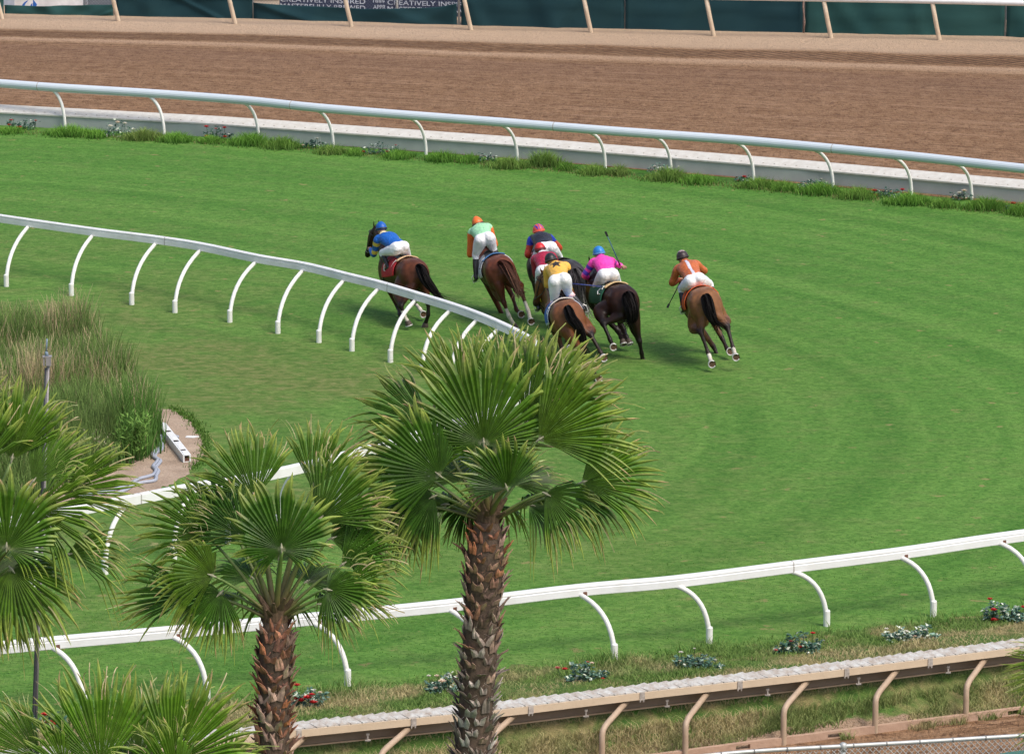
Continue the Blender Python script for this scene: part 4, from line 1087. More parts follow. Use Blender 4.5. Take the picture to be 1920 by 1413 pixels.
lush = np.clip((rowp[:, 0] - 205) / 40, 0, 1) * np.clip((rowp[:, 1] - 790) / 30, 0, 1)
q = (.65 + .6 * rg.rand(len(bx), 1)) * (.75 + .5 * c2[:, None]); lu = lush[:, None]
gb = np.array([[.075, .14, .032]]) * (1 - lu) + np.array([[.055, .145, .028]]) * lu; gt = np.array([[.215, .325, .09]]) * (1 - lu) + np.array([[.14, .28, .055]]) * lu
tb_, tt_ = np.array([[.26, .20, .11]]), np.array([[.52, .42, .25]]); tm = tanm[:, None]
hh = rg.uniform(.35, .80, len(bx)) * (.50 + .9 * nz(bx, by, 2.1, 1.9)) * (.75 + .5 * c1) * np.where(tanm, 1.12, 1.0)
edge = np.clip((rowp[:, 1] - 590) / 60, .45, 1)
blades('reeds', np.stack([bx, by, np.zeros(len(bx))], 1), hh * edge, (gb * (1 - tm) + tb_ * tm) * q, (gt * (1 - tm) + tt_ * tm) * q, .30, .019, 5)
M_RBASE = simple('reed_litter', (.12, .14, .06), .95, 6, .6, (.20, .16, .09), 14, .8, .05, spec=.1)
mb = MB(); q_ = [(x, y, .02) for x, y in RP]; cen = RP.mean(0); mb.add(q_ + [(cen[0], cen[1], .03)], [(i, (i + 1) % len(RP), len(RP)) for i in range(len(RP))]); tag(mb.build('reed_ground', M_RBASE), kind='structure')
# a bushy weed at the reed bed's corner and a dry seeding weed in front
def bush(name, label, cat, base, pieces, size, cols, seed, hgt, lw=.02, ll=.10):
    root = empty(name, base); tag(root, label, cat); rs = random.Random(seed); mb = MB(); st = MB()
    for k in range(26):
        a = rs.uniform(0, 6.28); r = rs.uniform(0, size); tip = V((math.cos(a) * r, math.sin(a) * r, hgt * rs.uniform(.6, 1)))
        st.tube([V((math.cos(a) * r * .3, math.sin(a) * r * .3, -.02)), tip * .5 + V((0, 0, .05)), tip], [.006, .004, .002], 4, (.12, .13, .05))
        for _ in range(pieces):
            t = rs.uniform(.15, 1.05); p = tip * t + V((rs.gauss(0, .05), rs.gauss(0, .05), rs.gauss(0, .03)))
            d = V((rs.gauss(0, .5), rs.gauss(0, .5), rs.uniform(.2, 1))).normalized() * ll * rs.uniform(.6, 1.2); w_ = d.cross(V((rs.gauss(0, 1), rs.gauss(0, 1), .2))).normalized() * lw * .5
            c = rs.choice(cols); f = rs.uniform(.75, 1.2); c = tuple(x * f for x in c)
            mb.add([p, p + d * .5 + w_, p + d, p + d * .5 - w_], [(0, 1, 2, 3)], c)
    mb.build('foliage', M_BLADE, root); st.build('stem', M_BLADE, root); return root
bush('green_weed', 'bright green bushy weed at the corner of the reed bed by the hose', 'weed', G(252, 862), 70, .34, [(.12, .25, .05), (.17, .32, .065), (.22, .38, .085)], 1, .75, .022, .12)
bush('dry_weed', 'pale dry seeding weed in front of the reed bed', 'weed', G(178, 880), 16, .30, [(.40, .36, .24), (.30, .28, .16), (.16, .20, .07)], 2, .62, .022, .05)

# ------------------------------------------------------------------ flowers along the rails
M_LEAF = simple('flower_leaf', None, .5, 6, .2, attr=True, spec=.4)
M_PETAL = simple('petal', None, .6, 10, .2, attr=True)
def flowers(label, px, py, wpx, hpx, blooms, seed, pale=.3, nleaf=150, lrow=None):
    g0 = G(px, py); s = F / ((g0 - CAM).dot(FWD)); wd = wpx / s; hg = hpx / s
    root = empty('flower_plant', (g0.x, g0.y, .0)); tag(root, label, 'flowers', 'flower plants along the rails'); rs = random.Random(seed)
    mb = MB(); st = MB()
    nst = max(5, int(wd / .07))
    tips = []
    for k in range(nst):
        x = (k / (nst - 1) - .5) * wd * .92 + rs.gauss(0, .015); y = rs.gauss(0, .06); h = hg * rs.uniform(.45, .95) * (1 - .35 * abs(2 * k / (nst - 1) - 1) ** 2)
        tip = V((x * 1.05, y * 1.2, h)); tips.append(tip); st.tube([V((x * .8, y * .5, -.02)), V((x * .95, y, h * .5)), tip], [.006, .005, .003], 5, (.05, .10, .04))
        for _ in range(nleaf // nst):
            t = rs.uniform(.1, 1.05); p = V((x * (.8 + .25 * t), y, h * t)) + V((rs.gauss(0, .02), rs.gauss(0, .025), 0))
            a = rs.uniform(0, 6.28); d = V((math.cos(a), math.sin(a), rs.uniform(-.2, .9))).normalized() * rs.uniform(.05, .085); nn = V((rs.gauss(0, .4), rs.gauss(0, .4), 1)).normalized(); w_ = d.cross(nn).normalized() * d.length * .30
            c = (.62, .68, .56) if rs.random() < pale * .35 else rs.choice([(.045, .125, .085), (.03, .085, .06), (.075, .17, .12), (.16, .27, .20) if pale > .25 else (.05, .14, .07)]); f = rs.uniform(.8, 1.15); c = tuple(x * f for x in c)
            dip = V((0, 0, -.012))
            mb.add([p, p + d * .45 + w_ + dip, p + d + dip, p + d * .45 - w_ + dip, p + d * .5 + V((0, 0, .006))], [(0, 1, 4), (1, 2, 4), (2, 3, 4), (3, 0, 4)], c)
    st.build('stem', M_LEAF, root, smooth=True); mb.build('foliage', M_LEAF, root)
    for (fx, fy, col, rad) in blooms:
        q = PY(fx, fy, g0.y - .08 + rs.uniform(-.05, .05)) - root.location
        fb = MB()
        r0 = rad / s
        for ringi, (nr_, rr2, up_) in enumerate(((5, 1.0, .1), (5, .72, .45), (4, .4, .8))):
            for k in range(nr_):
                a = 6.283 * k / nr_ + ringi * .6 + rs.uniform(-.2, .2); e = V((math.cos(a), math.sin(a) * .9, 0)) * 1.25; t_ = V((-math.sin(a), math.cos(a), 0)); r = r0 * rr2
                f = rs.uniform(.7, 1.15) * (1 - .12 * ringi); c = tuple(min(1, x * f) for x in col)
                o_ = q - V((0, 0, r0 * .3))
                fb.add([o_, o_ + e * r * .6 - t_ * r * .5 + V((0, 0, r * up_ + r0 * .25)), o_ + e * r * 1.0 + V((0, 0, r * up_ * 1.3 + r0 * .3)), o_ + e * r * .6 + t_ * r * .5 + V((0, 0, r * up_ + r0 * .25)), o_ + e * r * .55 + V((0, 0, r * up_ * .6))], [(0, 1, 4), (1, 2, 4), (2, 3, 4), (3, 0, 4)], c)
        fb.tube([q + V((0, 0, -r0 * .35)), q + V((0, 0, r0 * .2)), q + V((0, 0, r0 * .45))], [r0 * .25, r0 * .45, r0 * .2], 7, tuple(x * .75 for x in col))
        stm = V((q.x * .9, q.y * .6 + .0, -.02)); fo = fb.build('bloom', M_PETAL, root, smooth=False)
        sb = MB(); sb.tube([stm, (stm + q) / 2 + V((.01, 0, .02)), q - V((0, 0, r0 * .3))], .004, 4, (.05, .10, .04)); sb.build('stalk', M_LEAF, fo)
    return root
RED = (.62, .018, .022); PINK = (.60, .14, .13); WHT = (.80, .76, .66); CRM = (.82, .66, .52)
# far row
flowers('red-flowered plant at the far left of the far turf rail', 40, 243, 58, 26, [(21, 225, PINK, 4), (17, 234, RED, 4), (36, 238, RED, 5), (67, 226, PINK, 3)], 1, .2)
flowers('white-flowered plant between the two leftmost posts of the far turf rail', 219, 256, 52, 34, [(207, 236, WHT, 4.5), (221, 229, CRM, 4.5), (234, 231, WHT, 4.5), (251, 242, WHT, 3)], 2, .5)
flowers('red-flowered plant left of the third post of the far turf rail', 407, 262, 46, 28, [(387, 237, RED, 4.5), (387, 255, RED, 4), (421, 239, RED, 4), (422, 256, RED, 4.5), (405, 241, PINK, 3)], 3, .2)
flowers('low pale-leaved plant with no red, right of the third far rail post', 590, 278, 50, 22, [(568, 272, CRM, 3), (595, 259, WHT, 3)], 4, .5)
flowers('wide plant with two dull red flowers, left of the fifth far rail post', 714, 288, 66, 24, [(682, 284, RED, 3.5), (726, 284, PINK, 4), (742, 272, PINK, 2.5)], 5, .4)
flowers('small grey-green plant left of the sixth far rail post', 914, 302, 34, 20, [(903, 292, WHT, 3)], 6, .5, 90)
flowers('white-flowered plant just left of the eighth far rail post', 1234, 328, 34, 24, [(1228, 312, WHT, 4), (1242, 314, WHT, 4), (1272, 312, WHT, 2)], 7, .5, 110)
flowers('lone red flower just left of the ninth far rail post', 1392, 340, 26, 16, [(1396, 331, RED, 4.5), (1383, 338, PINK, 2.5)], 8, .2, 60)
flowers('low grey plant with no red left of the tenth far rail post', 1523, 352, 46, 24, [(1508, 344, WHT, 2.5), (1540, 335, WHT, 2.5)], 9, .5)
flowers('plant with three bright red flowers between far rail posts ten and eleven', 1664, 369, 56, 20, [(1639, 357, RED, 5), (1640, 366, RED, 6), (1692, 355, RED, 4.5)], 10, .3)
flowers('white-flowered plant just left of the last far rail post', 1804, 375, 34, 24, [(1791, 367, WHT, 3.5), (1799, 361, WHT, 4), (1808, 357, CRM, 5)], 11, .4, 100)
flowers('red flower at the right edge below the far covered rail', 1905, 396, 34, 20, [(1900, 381, RED, 6), (1908, 384, RED, 4)], 12, .2, 70)
# near row
flowers('red-flowered plant at the foot of the dark pole, bottom left', 88, 1372, 60, 58, [(84, 1338, RED, 7), (91, 1352, RED, 7), (102, 1356, RED, 6), (104, 1368, RED, 7)], 20, .2, 220)
flowers('pale plant half hidden behind the nearest palm fronds', 292, 1345, 60, 34, [(281, 1325, WHT, 5)], 21, .5, 200)
flowers('plant with a cluster of bright red flowers beside the red-brown palm trunk', 574, 1327, 66, 48, [(557, 1283, RED, 6), (564, 1311, RED, 8), (577, 1306, RED, 8), (588, 1315, RED, 7), (585, 1301, RED, 5.5), (555, 1308, RED, 5), (600, 1297, CRM, 4), (590, 1292, WHT, 3)], 22, .75, 300)
flowers('cream-flowered plant just left of the tallest palm trunk', 834, 1300, 70, 40, [(804, 1266, WHT, 4), (819, 1266, CRM, 4.5), (829, 1276, CRM, 7), (817, 1289, CRM, 5), (842, 1263, WHT, 3), (858, 1267, CRM, 4)], 23, .6, 300)
flowers('dark-leaved plant with red flowers to its left, right of the tallest palm trunk', 1098, 1280, 66, 46, [(1059, 1253, RED, 5.5), (1046, 1251, PINK, 5), (1130, 1271, RED, 3.5), (1097, 1276, PINK, 3.5), (1110, 1242, CRM, 4), (1102, 1240, PINK, 3)], 24, .3, 340)
flowers('silver-green plant with a few small white buds on the dry verge', 1308, 1256, 74, 38, [(1277, 1222, WHT, 4.5), (1302, 1215, WHT, 2.5), (1333, 1255, CRM, 4), (1341, 1236, WHT, 3), (1275, 1238, CRM, 3)], 25, .3, 340)
flowers('green plant with one red flower on its peak, right of the silver-green one', 1497, 1227, 82, 44, [(1524, 1186, RED, 5), (1483, 1201, PINK, 4), (1501, 1212, RED, 4), (1455, 1218, PINK, 4), (1460, 1224, RED, 3)], 26, .25, 380)
flowers('pale variegated plant without red flowers in the right part of the verge', 1706, 1203, 96, 36, [(1662, 1178, WHT, 4), (1700, 1183, WHT, 4.5), (1716, 1192, CRM, 4), (1735, 1180, WHT, 3.5), (1684, 1194, WHT, 4), (1748, 1189, (.55, .78, .62), 6)], 27, 1.0, 380)
flowers('tall plant with three red flowers at the right edge of the verge', 1886, 1166, 84, 50, [(1856, 1122, RED, 5), (1863, 1142, RED, 6), (1865, 1161, RED, 7), (1919, 1137, RED, 5)], 28, .3, 380)

# ------------------------------------------------------------------ loose things
M_DARKP = simple('dark_pole_paint', (.035, .037, .045), .45, 6, .5, (.07, .07, .08))
M_GREYP = simple('grey_pole_metal', (.30, .28, .29), .5, 8, .5, (.20, .18, .18))
M_BLUEG = simple('blue_grey_rod', (.20, .26, .34), .5, 10, .3)
g0 = G(62, 1372); root = empty('pole', (g0.x, g0.y, 0)); tag(root, 'tall slim dark pole with a grey rod and collar on top, at the left', 'pole'); o0 = root.location
def pq(px, py): return PY(px, py, g0.y) - o0
m = MB(); m.tube([V((0, 0, -.1)), V((0, 0, .02)), pq(70, 1150), pq(80, 900), pq(87, 690)], .021, 10); m.build('pole_tube', M_DARKP, root, smooth=True)
m = MB(); m.tube([V((.035, .01, 0)), pq(73.5, 1150), pq(84, 900), pq(91, 672)], .017, 10); m.build('conduit', M_GREYP, root, smooth=True)
m = MB(); m.tube([pq(88.5, 668), pq(87, 661), pq(87, 659)], [.022, .022, .016], 10); m.tube([pq(87, 661), pq(88, 635)], .010, 8); m.build('rod', M_BLUEG, root, smooth=True)
m = MB(); c = pq(88.5, 668); m.box(c, .058, .05, .007); m.box(c + V((.018, -.03, -.06)), .032, .02, .055); m.box(c + V((-.04, -.01, -.06)), .010, .03, .055); m.build('collar', M_GREYP, root)
m = MB(); m.tube([V((0, 0, -.02)), V((0, 0, .03))], .08, 12); m.build('foot', M_DARKP, root)
# hose (doubled corrugated)
HOSE = [(330, 817), (312, 816), (299, 819), (297, 827), (301, 835), (296, 842), (288, 847), (286, 854), (292, 859), (296, 862), (291, 869), (287, 874), (292, 881), (288, 889), (277, 893), (262, 897), (246, 905), (225, 914), (200, 921), (150, 930)]
M_HOSE = simple('corrugated_hose', (.36, .39, .46), .5, 30, .35, (.24, .26, .31))
def hose(pxs, label, dz):
    pl = smoothcurve([G(x, y, .035 + dz) for x, y in pxs], 14); root = empty('drain_hose', pl[0]); tag(root, label, 'hose', 'hoses on the bare soil')
    rad = [.027 + .005 * (k % 2) for k in range(len(pl))]; m = MB(); m.tube([p - root.location for p in pl], rad, 8); m.build('hose_tube', M_HOSE, root, smooth=True)
    m = MB(); e = pl[-1] - root.location; m.tube([e, e + V((-.12, -.02, 0))], .04, 10); m.build('end_fitting', M_JOINT, root)
hose(HOSE, 'grey-blue corrugated hose snaking over the bare soil, nearer the reeds', 0)
hose([(x + 5, y + 2) for x, y in HOSE[:14]] + [(292, 899), (283, 902), (268, 904), (250, 909), (236, 918), (215, 926)], 'grey-blue corrugated hose running beside the first, on the open soil side', .0)
# broken length of white rail lying on the soil
A, B = G(303, 799, .07), G(351, 860, .07); root = empty('broken_rail', ((A.x + B.x) / 2, (A.y + B.y) / 2, 0)); tag(root, 'broken length of white rail lying on the bare soil in the infield', 'rail'); o0 = root.location
d = (B - A).normalized(); sdv = V((0, 0, 1)).cross(d).normalized(); L = (B - A).length; upv = V((0, 0, 1))
m = MB()
for sgn in (-1, 1):
    m.box((A + B) / 2 - o0 + sdv * (.055 * sgn), L / 2 - (.03 if sgn > 0 else 0), .012, .065, ax=(d, sdv, upv))
m.box((A + B) / 2 - o0 - upv * .058, L / 2 - .02, .042, .006, ax=(d, sdv, upv)); m.build('side_channel', M_WHITE, root)
seg = 4; prev = 0
for k, (t0, t1) in enumerate(((0, .24), (.30, .44), (.445, .54), (.60, .72), (.725, .82), (.87, 1.0))):
    m = MB(); c = A.lerp(B, (t0 + t1) / 2) - o0 + upv * .062; m.box(c, L * (t1 - t0) / 2, .042, .006, ax=(d, sdv, upv)); m.build('top_plate', M_WHITE, root)
m = MB(); m.box((A + B) / 2 - o0 - upv * .02, L / 2 - .05, .040, .03, ax=(d, sdv, upv)); m.build('rusty_core', M_RUST, root)
q = G(359, 820, .006); m = MB(); m.add([(-.10, -.05, 0), (.02, -.08, 0), (.13, .0, 0), (.03, .06, 0), (-.08, .05, 0), (-.10, -.05, .012), (.02, -.08, .012), (.13, .0, .016), (.03, .06, .012), (-.08, .05, .012)], [(4, 3, 2, 1, 0), (5, 6, 7, 8, 9)] + [(i, (i + 1) % 5, 5 + (i + 1) % 5, 5 + i) for i in range(5)])
o = m.build('paper_scrap', M_WHITE, None, loc=(q.x, q.y, .014)); tag(o, 'small pale scrap lying on the bare soil right of the broken rail', 'scrap')
# ================================================================== HORSES AND RIDERS
class Soft:
    """collects closed sweeps and blobs, then fuses them into one continuous skin (voxel remesh + relax);
    'skel' keeps tagged centre-line samples so that coat and cloth colours follow the limb they belong to"""
    def __init__(self): self.mb = MB(); self.skel = []
    def sweep(self, pts, tagname, n=16, per=5, up=None):
        """pts: list of (x, y, z, r1, r2); r1 across, r2 along up"""
        C = crom(pts, per); P_ = [V(c[:3]) for c in C]; Rr = [(max(.004, c[3]), max(.004, c[4])) for c in C]
        # round the ends off
        t0 = (P_[0] - P_[1]).normalized(); t1 = (P_[-1] - P_[-2]).normalized()
        a = [(P_[0] + t0 * min(Rr[0]) * k, tuple(r * f for r in Rr[0])) for k, f in ((.85, .35), (.55, .75))]
        b = [(P_[-1] + t1 * min(Rr[-1]) * k, tuple(r * f for r in Rr[-1])) for k, f in ((.55, .75), (.85, .35))]
        PP = [x[0] for x in a] + P_ + [x[0] for x in b]; RR = [x[1] for x in a] + Rr + [x[1] for x in b]
        self.mb.tube(PP, RR, n, up=up)
        for i, p in enumerate(P_): self.skel.append((tuple(p), tagname, i / max(1, len(P_) - 1)))
    def blob(self, c, r, tagname, q=None, n=14):
        vs = []; fs = []; m = n // 2
        for i in range(1, m):
            a = math.pi * i / m
            for k in range(n):
                b = 2 * math.pi * k / n; p = V((r[0] * math.sin(a) * math.cos(b), r[1] * math.sin(a) * math.sin(b), r[2] * math.cos(a)))
                vs.append(V(c) + (q @ p if q else p))
        top = V(c) + (q @ V((0, 0, r[2])) if q else V((0, 0, r[2]))); bot = V(c) - (q @ V((0, 0, r[2])) if q else V((0, 0, r[2])))
        vs += [top, bot]; T, B = len(vs) - 2, len(vs) - 1
        for i in range(m - 2):
            for k in range(n): fs.append((i * n + k, (i + 1) * n + k, (i + 1) * n + (k + 1) % n, i * n + (k + 1) % n))
        for k in range(n): fs.append((T, k, (k + 1) % n)); fs.append((B, (m - 2) * n + (k + 1) % n, (m - 2) * n + k))
        self.mb.add(vs, fs); self.skel.append((tuple(c), tagname, .5))
    def fuse(self, name, mat, parent, voxel, relax, colf, extra=None):
        me = self.mb.mesh('tmp'); o = bpy.data.objects.new('tmp', me); COL.objects.link(o)
        md = o.modifiers.new('r', 'REMESH'); md.mode = 'VOXEL'; md.voxel_size = voxel
        dg = bpy.context.evaluated_depsgraph_get(); nm = bpy.data.meshes.new_from_object(o.evaluated_get(dg)); bpy.data.objects.remove(o); bpy.data.meshes.remove(me)
        bm = bmesh.new(); bm.from_mesh(nm); bmesh.ops.recalc_face_normals(bm, faces=bm.faces)
        for _ in range(relax): bmesh.ops.smooth_vert(bm, verts=bm.verts, factor=.5, use_axis_x=True, use_axis_y=True, use_axis_z=True)
        bm.to_mesh(nm); bm.free()
        co = np.empty(len(nm.vertices) * 3, np.float32); nm.vertices.foreach_get('co', co); co = co.reshape(-1, 3)
        sk = np.array([s[0] for s in self.skel], np.float32); near = np.empty(len(co), np.int64)
        for a in range(0, len(co), 4000): near[a:a + 4000] = ((co[a:a + 4000, None] - sk[None]) ** 2).sum(-1).argmin(1)
        col = [colf(self.skel[k][1], self.skel[k][2], p) for k, p in zip(near, co)]
        polys = [tuple(p.vertices) for p in nm.polygons]; bpy.data.meshes.remove(nm)
        out = MB(); out.add([tuple(p) for p in co.tolist()], polys, col)
        if extra: extra(out)
        return out.build(name, mat, parent, smooth=True)

M_COAT = simple('horse_coat', None, .42, 7, .40, attr=True, bscale=60, bstr=.05, spec=.22)
M_HAIR = simple('horse_hair', None, .75, 30, .35, attr=True, spec=.12)
M_HOOF = simple('hoof_horn', (.075, .055, .042), .6, 20, .4)
M_SOLE = simple('hoof_sole', (.10, .055, .030), .9, 40, .6, (.17, .10, .055))
M_SHOE = simple('horseshoe_metal', (.62, .61, .60), .35, 20, .3, (.42, .42, .42), metal=.35)
M_CLOTH = simple('saddle_cloth', None, .75, 12, .18, attr=True, bscale=90, bstr=.15)
M_TACK = simple('dark_leather', (.018, .014, .013), .45, 20, .4, (.04, .03, .025))
M_SILK = simple('racing_silk', None, .42, 7, .14, attr=True, bscale=16, bstr=.7, bdist=.035)
M_BREECH = simple('white_breeches', (.83, .83, .85), .6, 5, .35, (.66, .66, .71), 13, .75, .035)
M_BOOT = simple('black_boot', (.012, .012, .014), .30, 9, .4, (.035, .035, .04))
M_SKIN = simple('skin', (.42, .24, .17), .55, 10, .2)
M_HELM = simple('helmet_cover', None, .45, 9, .12, attr=True)
M_WHIP = simple('whip', None, .5, 20, .2, attr=True)

def place(spec):
    """body transform: the dock (root of the tail) sits where it shows, above the ground point under it"""
    g0 = G(*spec['ground']); d = PY(*spec['dock'], g0.y)
    Rm = Matrix.Rotation(R(90 + spec['head']), 4, 'Z') @ Matrix.Rotation(R(-spec['lean']), 4, 'X') @ Matrix.Rotation(R(spec.get('pitch', 0)), 4, 'Y')
    s = spec['scale']; off = (Rm @ V((-.90, 0, 1.33))) * s
    M = Matrix.Translation(d - off) @ Rm @ Matrix.Scale(s, 4)
    return M, Rm, s
def ik(a, b, l1, l2, bend):
    """middle joint between a and b, bent towards 'bend'"""
    d = b - a; L = min(d.length, (l1 + l2) * .999); e = d.normalized()
    x = (l1 * l1 - l2 * l2 + L * L) / (2 * L); h = math.sqrt(max(0, l1 * l1 - x * x)); n = (bend - e * bend.dot(e)).normalized()
    return a + e * x + n * h

def horse(spec):
    M, Rm, s = place(spec); Mi = M.inverted(); O = M.translation
    root = empty('horse', O, Rm.to_quaternion()); root.scale = (s, s, s); tag(root, spec['label'], 'horse', 'race horses galloping on the turf')
    nx = (Rm @ V((1, 0, 0))).normalized()
    def L(px, py, x):                         # view point on the body's cross plane at local x
        p0 = M @ V((x, 0, 0)); d = ray(px, py); t = (p0 - CAM).dot(nx) / d.dot(nx); return Mi @ (CAM + d * t)
    spec['L'], spec['M'], spec['Rm'], spec['s'] = L, M, Rm, s
    B = Soft(); c1, c2, c3 = spec['coat']     # body, lower body with shade put into its colour, points (lower legs)
    Z = V((0, 0, 1))
    # trunk: deep chest, tucked belly, round croup
    B.sweep([(-.93, 0, 1.10, .11, .16), (-.84, 0, 1.15, .215, .235), (-.66, 0, 1.19, .275, .262), (-.45, 0, 1.19, .285, .258), (-.2, 0, 1.14, .262, .262), (.05, 0, 1.10, .272, .295), (.30, 0, 1.07, .262, .325), (.52, 0, 1.09, .235, .325), (.70, 0, 1.12, .195, .26), (.84, 0, 1.12, .12, .17)], 'trunk', 22, 5, up=(0, 0, 1))
    for sgn in (1, -1):
        B.blob((-.70, .135 * sgn, 1.13), (.23, .165, .29), 'trunk'); B.blob((-.84, .115 * sgn, 1.04), (.14, .125, .23), 'trunk'); B.blob((.50, .15 * sgn, 1.10), (.19, .10, .28), 'trunk'); B.blob((-.58, .115 * sgn, 1.335), (.26, .105, .115), 'trunk'); B.blob((-.92, .085 * sgn, 1.10), (.075, .085, .17), 'trunk')
    pol = spec.get('poll'); muz = spec.get('muzzle')
    pol = L(*pol) if pol else V((1.32, 0, 1.60)); muz = L(*muz) if muz else V((1.72, 0, 1.28))
    w0 = V((.62, 0, 1.25)); 
    n1 = w0.lerp(pol, .5) + V((0, 0, .02))
    B.sweep([(*w0, .165, .235), (*w0.lerp(n1, .5), .125, .20), (*n1, .095, .165), (*n1.lerp(pol, .6), .082, .135), (*(pol - V((.02, 0, .03))), .078, .115)], 'neck', 16, 5, up=(0, 0, 1))
    hd = (muz - pol).normalized()
    B.sweep([(*(pol - hd * .02), .075, .09), (*(pol + hd * .14), .098, .125), (*(pol + hd * .28), .082, .105), (*(pol + hd * .42), .062, .075), (*(pol + hd * .52), .066, .072), (*(pol + hd * .575), .056, .058)], 'head', 14, 5, up=(0, 0, 1))
    side = V((0, 0, 1)).cross(hd).normalized()
    for sgn in (1, -1):
        e0 = pol + side * (.055 * sgn) - hd * .01 + V((0, 0, .06)); B.sweep([(*e0, .028, .022), (*(e0 + V((0, 0, .07)) + side * .012 * sgn - V((.02, 0, 0))), .030, .018), (*(e0 + V((0, 0, .155)) + side * .01 * sgn - V((.03, 0, 0))), .008, .006)], 'ear', 8, 4)
    # legs
    hoofs = []
    dfl = dict(hl=[(-1.00, .15, .58), (-1.12, .16, .30), (-1.20, .16, .20)], hr=[(-.80, -.15, .52), (-.78, -.15, .20), (-.70, -.15, .04)], fl=[(.45, .14, .52), (.25, .14, .36), (.12, .14, .30)], fr=[(.55, -.14, .50), (.50, -.14, .22), (.50, -.14, .10)])
    legs = spec.get('legs', {})
    socks = spec.get('socks', '')
    for key in ('hl', 'hr', 'fl', 'fr'):
        sg = 1 if key[1] == 'l' else -1; hind = key[0] == 'h'
        pts = [L(*q) for q in legs[key]] if key in legs else [V(q) for q in dfl[key]]
        j1, j2, j3 = pts
        if hind:
            hip = V((-.62, .13 * sg, 1.12)); st = ik(hip, j1, .31, .45, V((1, .05 * sg, .25)))
            B.sweep([(*hip, .15, .20), (*hip.lerp(st, .55), .135, .19), (*st, .095, .128), (*st.lerp(j1, .42), .092, .120), (*st.lerp(j1, .78), .060, .074), (*j1, .058, .066)], key + 'U', 12, 5, up=(1, 0, .2))
            bt = (V((-.86, .12 * sg, .98))); B.sweep([(*bt, .115, .15), (*bt.lerp(j1, .35), .088, .12), (*bt.lerp(j1, .7), .058, .075), (*bt.lerp(j1, .95), .042, .052)], key + 'U', 10, 4, up=(1, 0, .2))
        else:
            el = V((.44, .155 * sg, .92)); 
            B.sweep([(.50, .14 * sg, 1.08, .09, .16), (*el, .082, .12), (*el.lerp(j1, .5), .064, .083), (*el.lerp(j1, .88), .050, .058), (*j1, .052, .056)], key + 'U', 12, 5, up=(1, 0, .2))
        pd = (j3 - j2).normalized()
        B.sweep([(*j1, .052, .060), (*j1.lerp(j2, .25), .040, .046), (*j1.lerp(j2, .7), .037, .043), (*j2, .048, .053), (*(j2 + pd * .055), .040, .042), (*j3, .046, .046)], key + 'L', 10, 5, up=(1, 0, .2))
        hoofs.append((key, j2, j3, pd))
    sockset = socks.split()
    muzc = spec.get('muzc', c3)
    hk = spec.get('headk', 1.0)
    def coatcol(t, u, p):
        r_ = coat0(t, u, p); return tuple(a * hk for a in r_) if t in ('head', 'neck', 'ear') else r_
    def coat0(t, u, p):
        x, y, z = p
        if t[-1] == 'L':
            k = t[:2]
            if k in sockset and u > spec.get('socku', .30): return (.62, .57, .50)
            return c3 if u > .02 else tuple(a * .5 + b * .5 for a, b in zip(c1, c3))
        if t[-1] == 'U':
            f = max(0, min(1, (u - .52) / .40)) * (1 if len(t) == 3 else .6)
            # upper legs start darker: shade mixed into the coat colour
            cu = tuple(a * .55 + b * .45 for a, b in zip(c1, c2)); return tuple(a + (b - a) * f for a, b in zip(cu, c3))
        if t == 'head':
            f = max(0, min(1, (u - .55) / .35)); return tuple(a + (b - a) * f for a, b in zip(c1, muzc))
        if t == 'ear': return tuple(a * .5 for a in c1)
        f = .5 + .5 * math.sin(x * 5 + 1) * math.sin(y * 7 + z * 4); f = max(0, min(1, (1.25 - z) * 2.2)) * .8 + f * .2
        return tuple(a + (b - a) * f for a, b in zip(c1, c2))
    B.fuse('body', M_COAT, root, .020, 4, coatcol)
    # hooves with shoes
    for key, j2, j3, pd in hoofs:
        d = pd; soles = spec.get('soles', 'hl hr').split()
        vw = (Mi.to_3x3() @ (CAM - M @ j3)).normalized()
        if key in soles: d = (pd * .35 + vw * 1.0).normalized()     # turned up behind, sole showing
        else: d = (pd * .8 + V((0, 0, -.5))).normalized()
        a = j3; e = j3 + d * .085
        xax = d.cross(V((0, 1, .01)) if abs(d.y) < .9 else V((1, 0, 0))).normalized(); yax = d.cross(xax)
        hb = MB(); n = 16; vs = []
        for (q, r) in ((a - d * .012, .046), (a + d * .01, .058), (e, .074)):
            for k in range(n):
                an = 6.2832 * k / n; vs.append(q + xax * r * math.cos(an) + yax * r * .92 * math.sin(an))
        fs = [(i * n + k, i * n + (k + 1) % n, (i + 1) * n + (k + 1) % n, (i + 1) * n + k) for i in range(2) for k in range(n)] + [tuple(range(n))]
        hb.add(vs, fs); ho = hb.build('hoof', M_HOOF, root, smooth=False)
        sb = MB(); c = e - d * .008; ring = [c + xax * .070 * math.cos(6.2832 * k / n) + yax * .064 * math.sin(6.2832 * k / n) for k in range(n)]
        frog = c + d * .012; sb.add(ring + [c - d * .006, frog], [(k, (k + 1) % n, n) for k in range(n)], (1, 1, 1)); sb.add([c - yax * .04 + xax * .035, frog, c - yax * .04 - xax * .035, c + yax * .02], [(0, 1, 3), (1, 2, 3), (0, 2, 1)]); sb.build('sole', M_SOLE, ho)
        up_y = 1 if (Rm @ yax).z < 0 else -1
        pp = [e + xax * .064 * math.cos(t_) + yax * (.060 * up_y) * math.sin(t_) for t_ in np.linspace(-.9, math.pi + .9, 20)]
        hs = MB(); hs.tube(pp, [(.017, .011)] * 20, 6); hs.build('horseshoe', M_SHOE, ho, smooth=True)
    # tail: many hair strips round a core, following the drawn line
    tl = [L(*q) for q in spec['tail']]; C = [V(c) for c in crom([tuple(p) for p in tl], 5)]; tw = spec.get('tailw', .10); tc = spec['tailc']
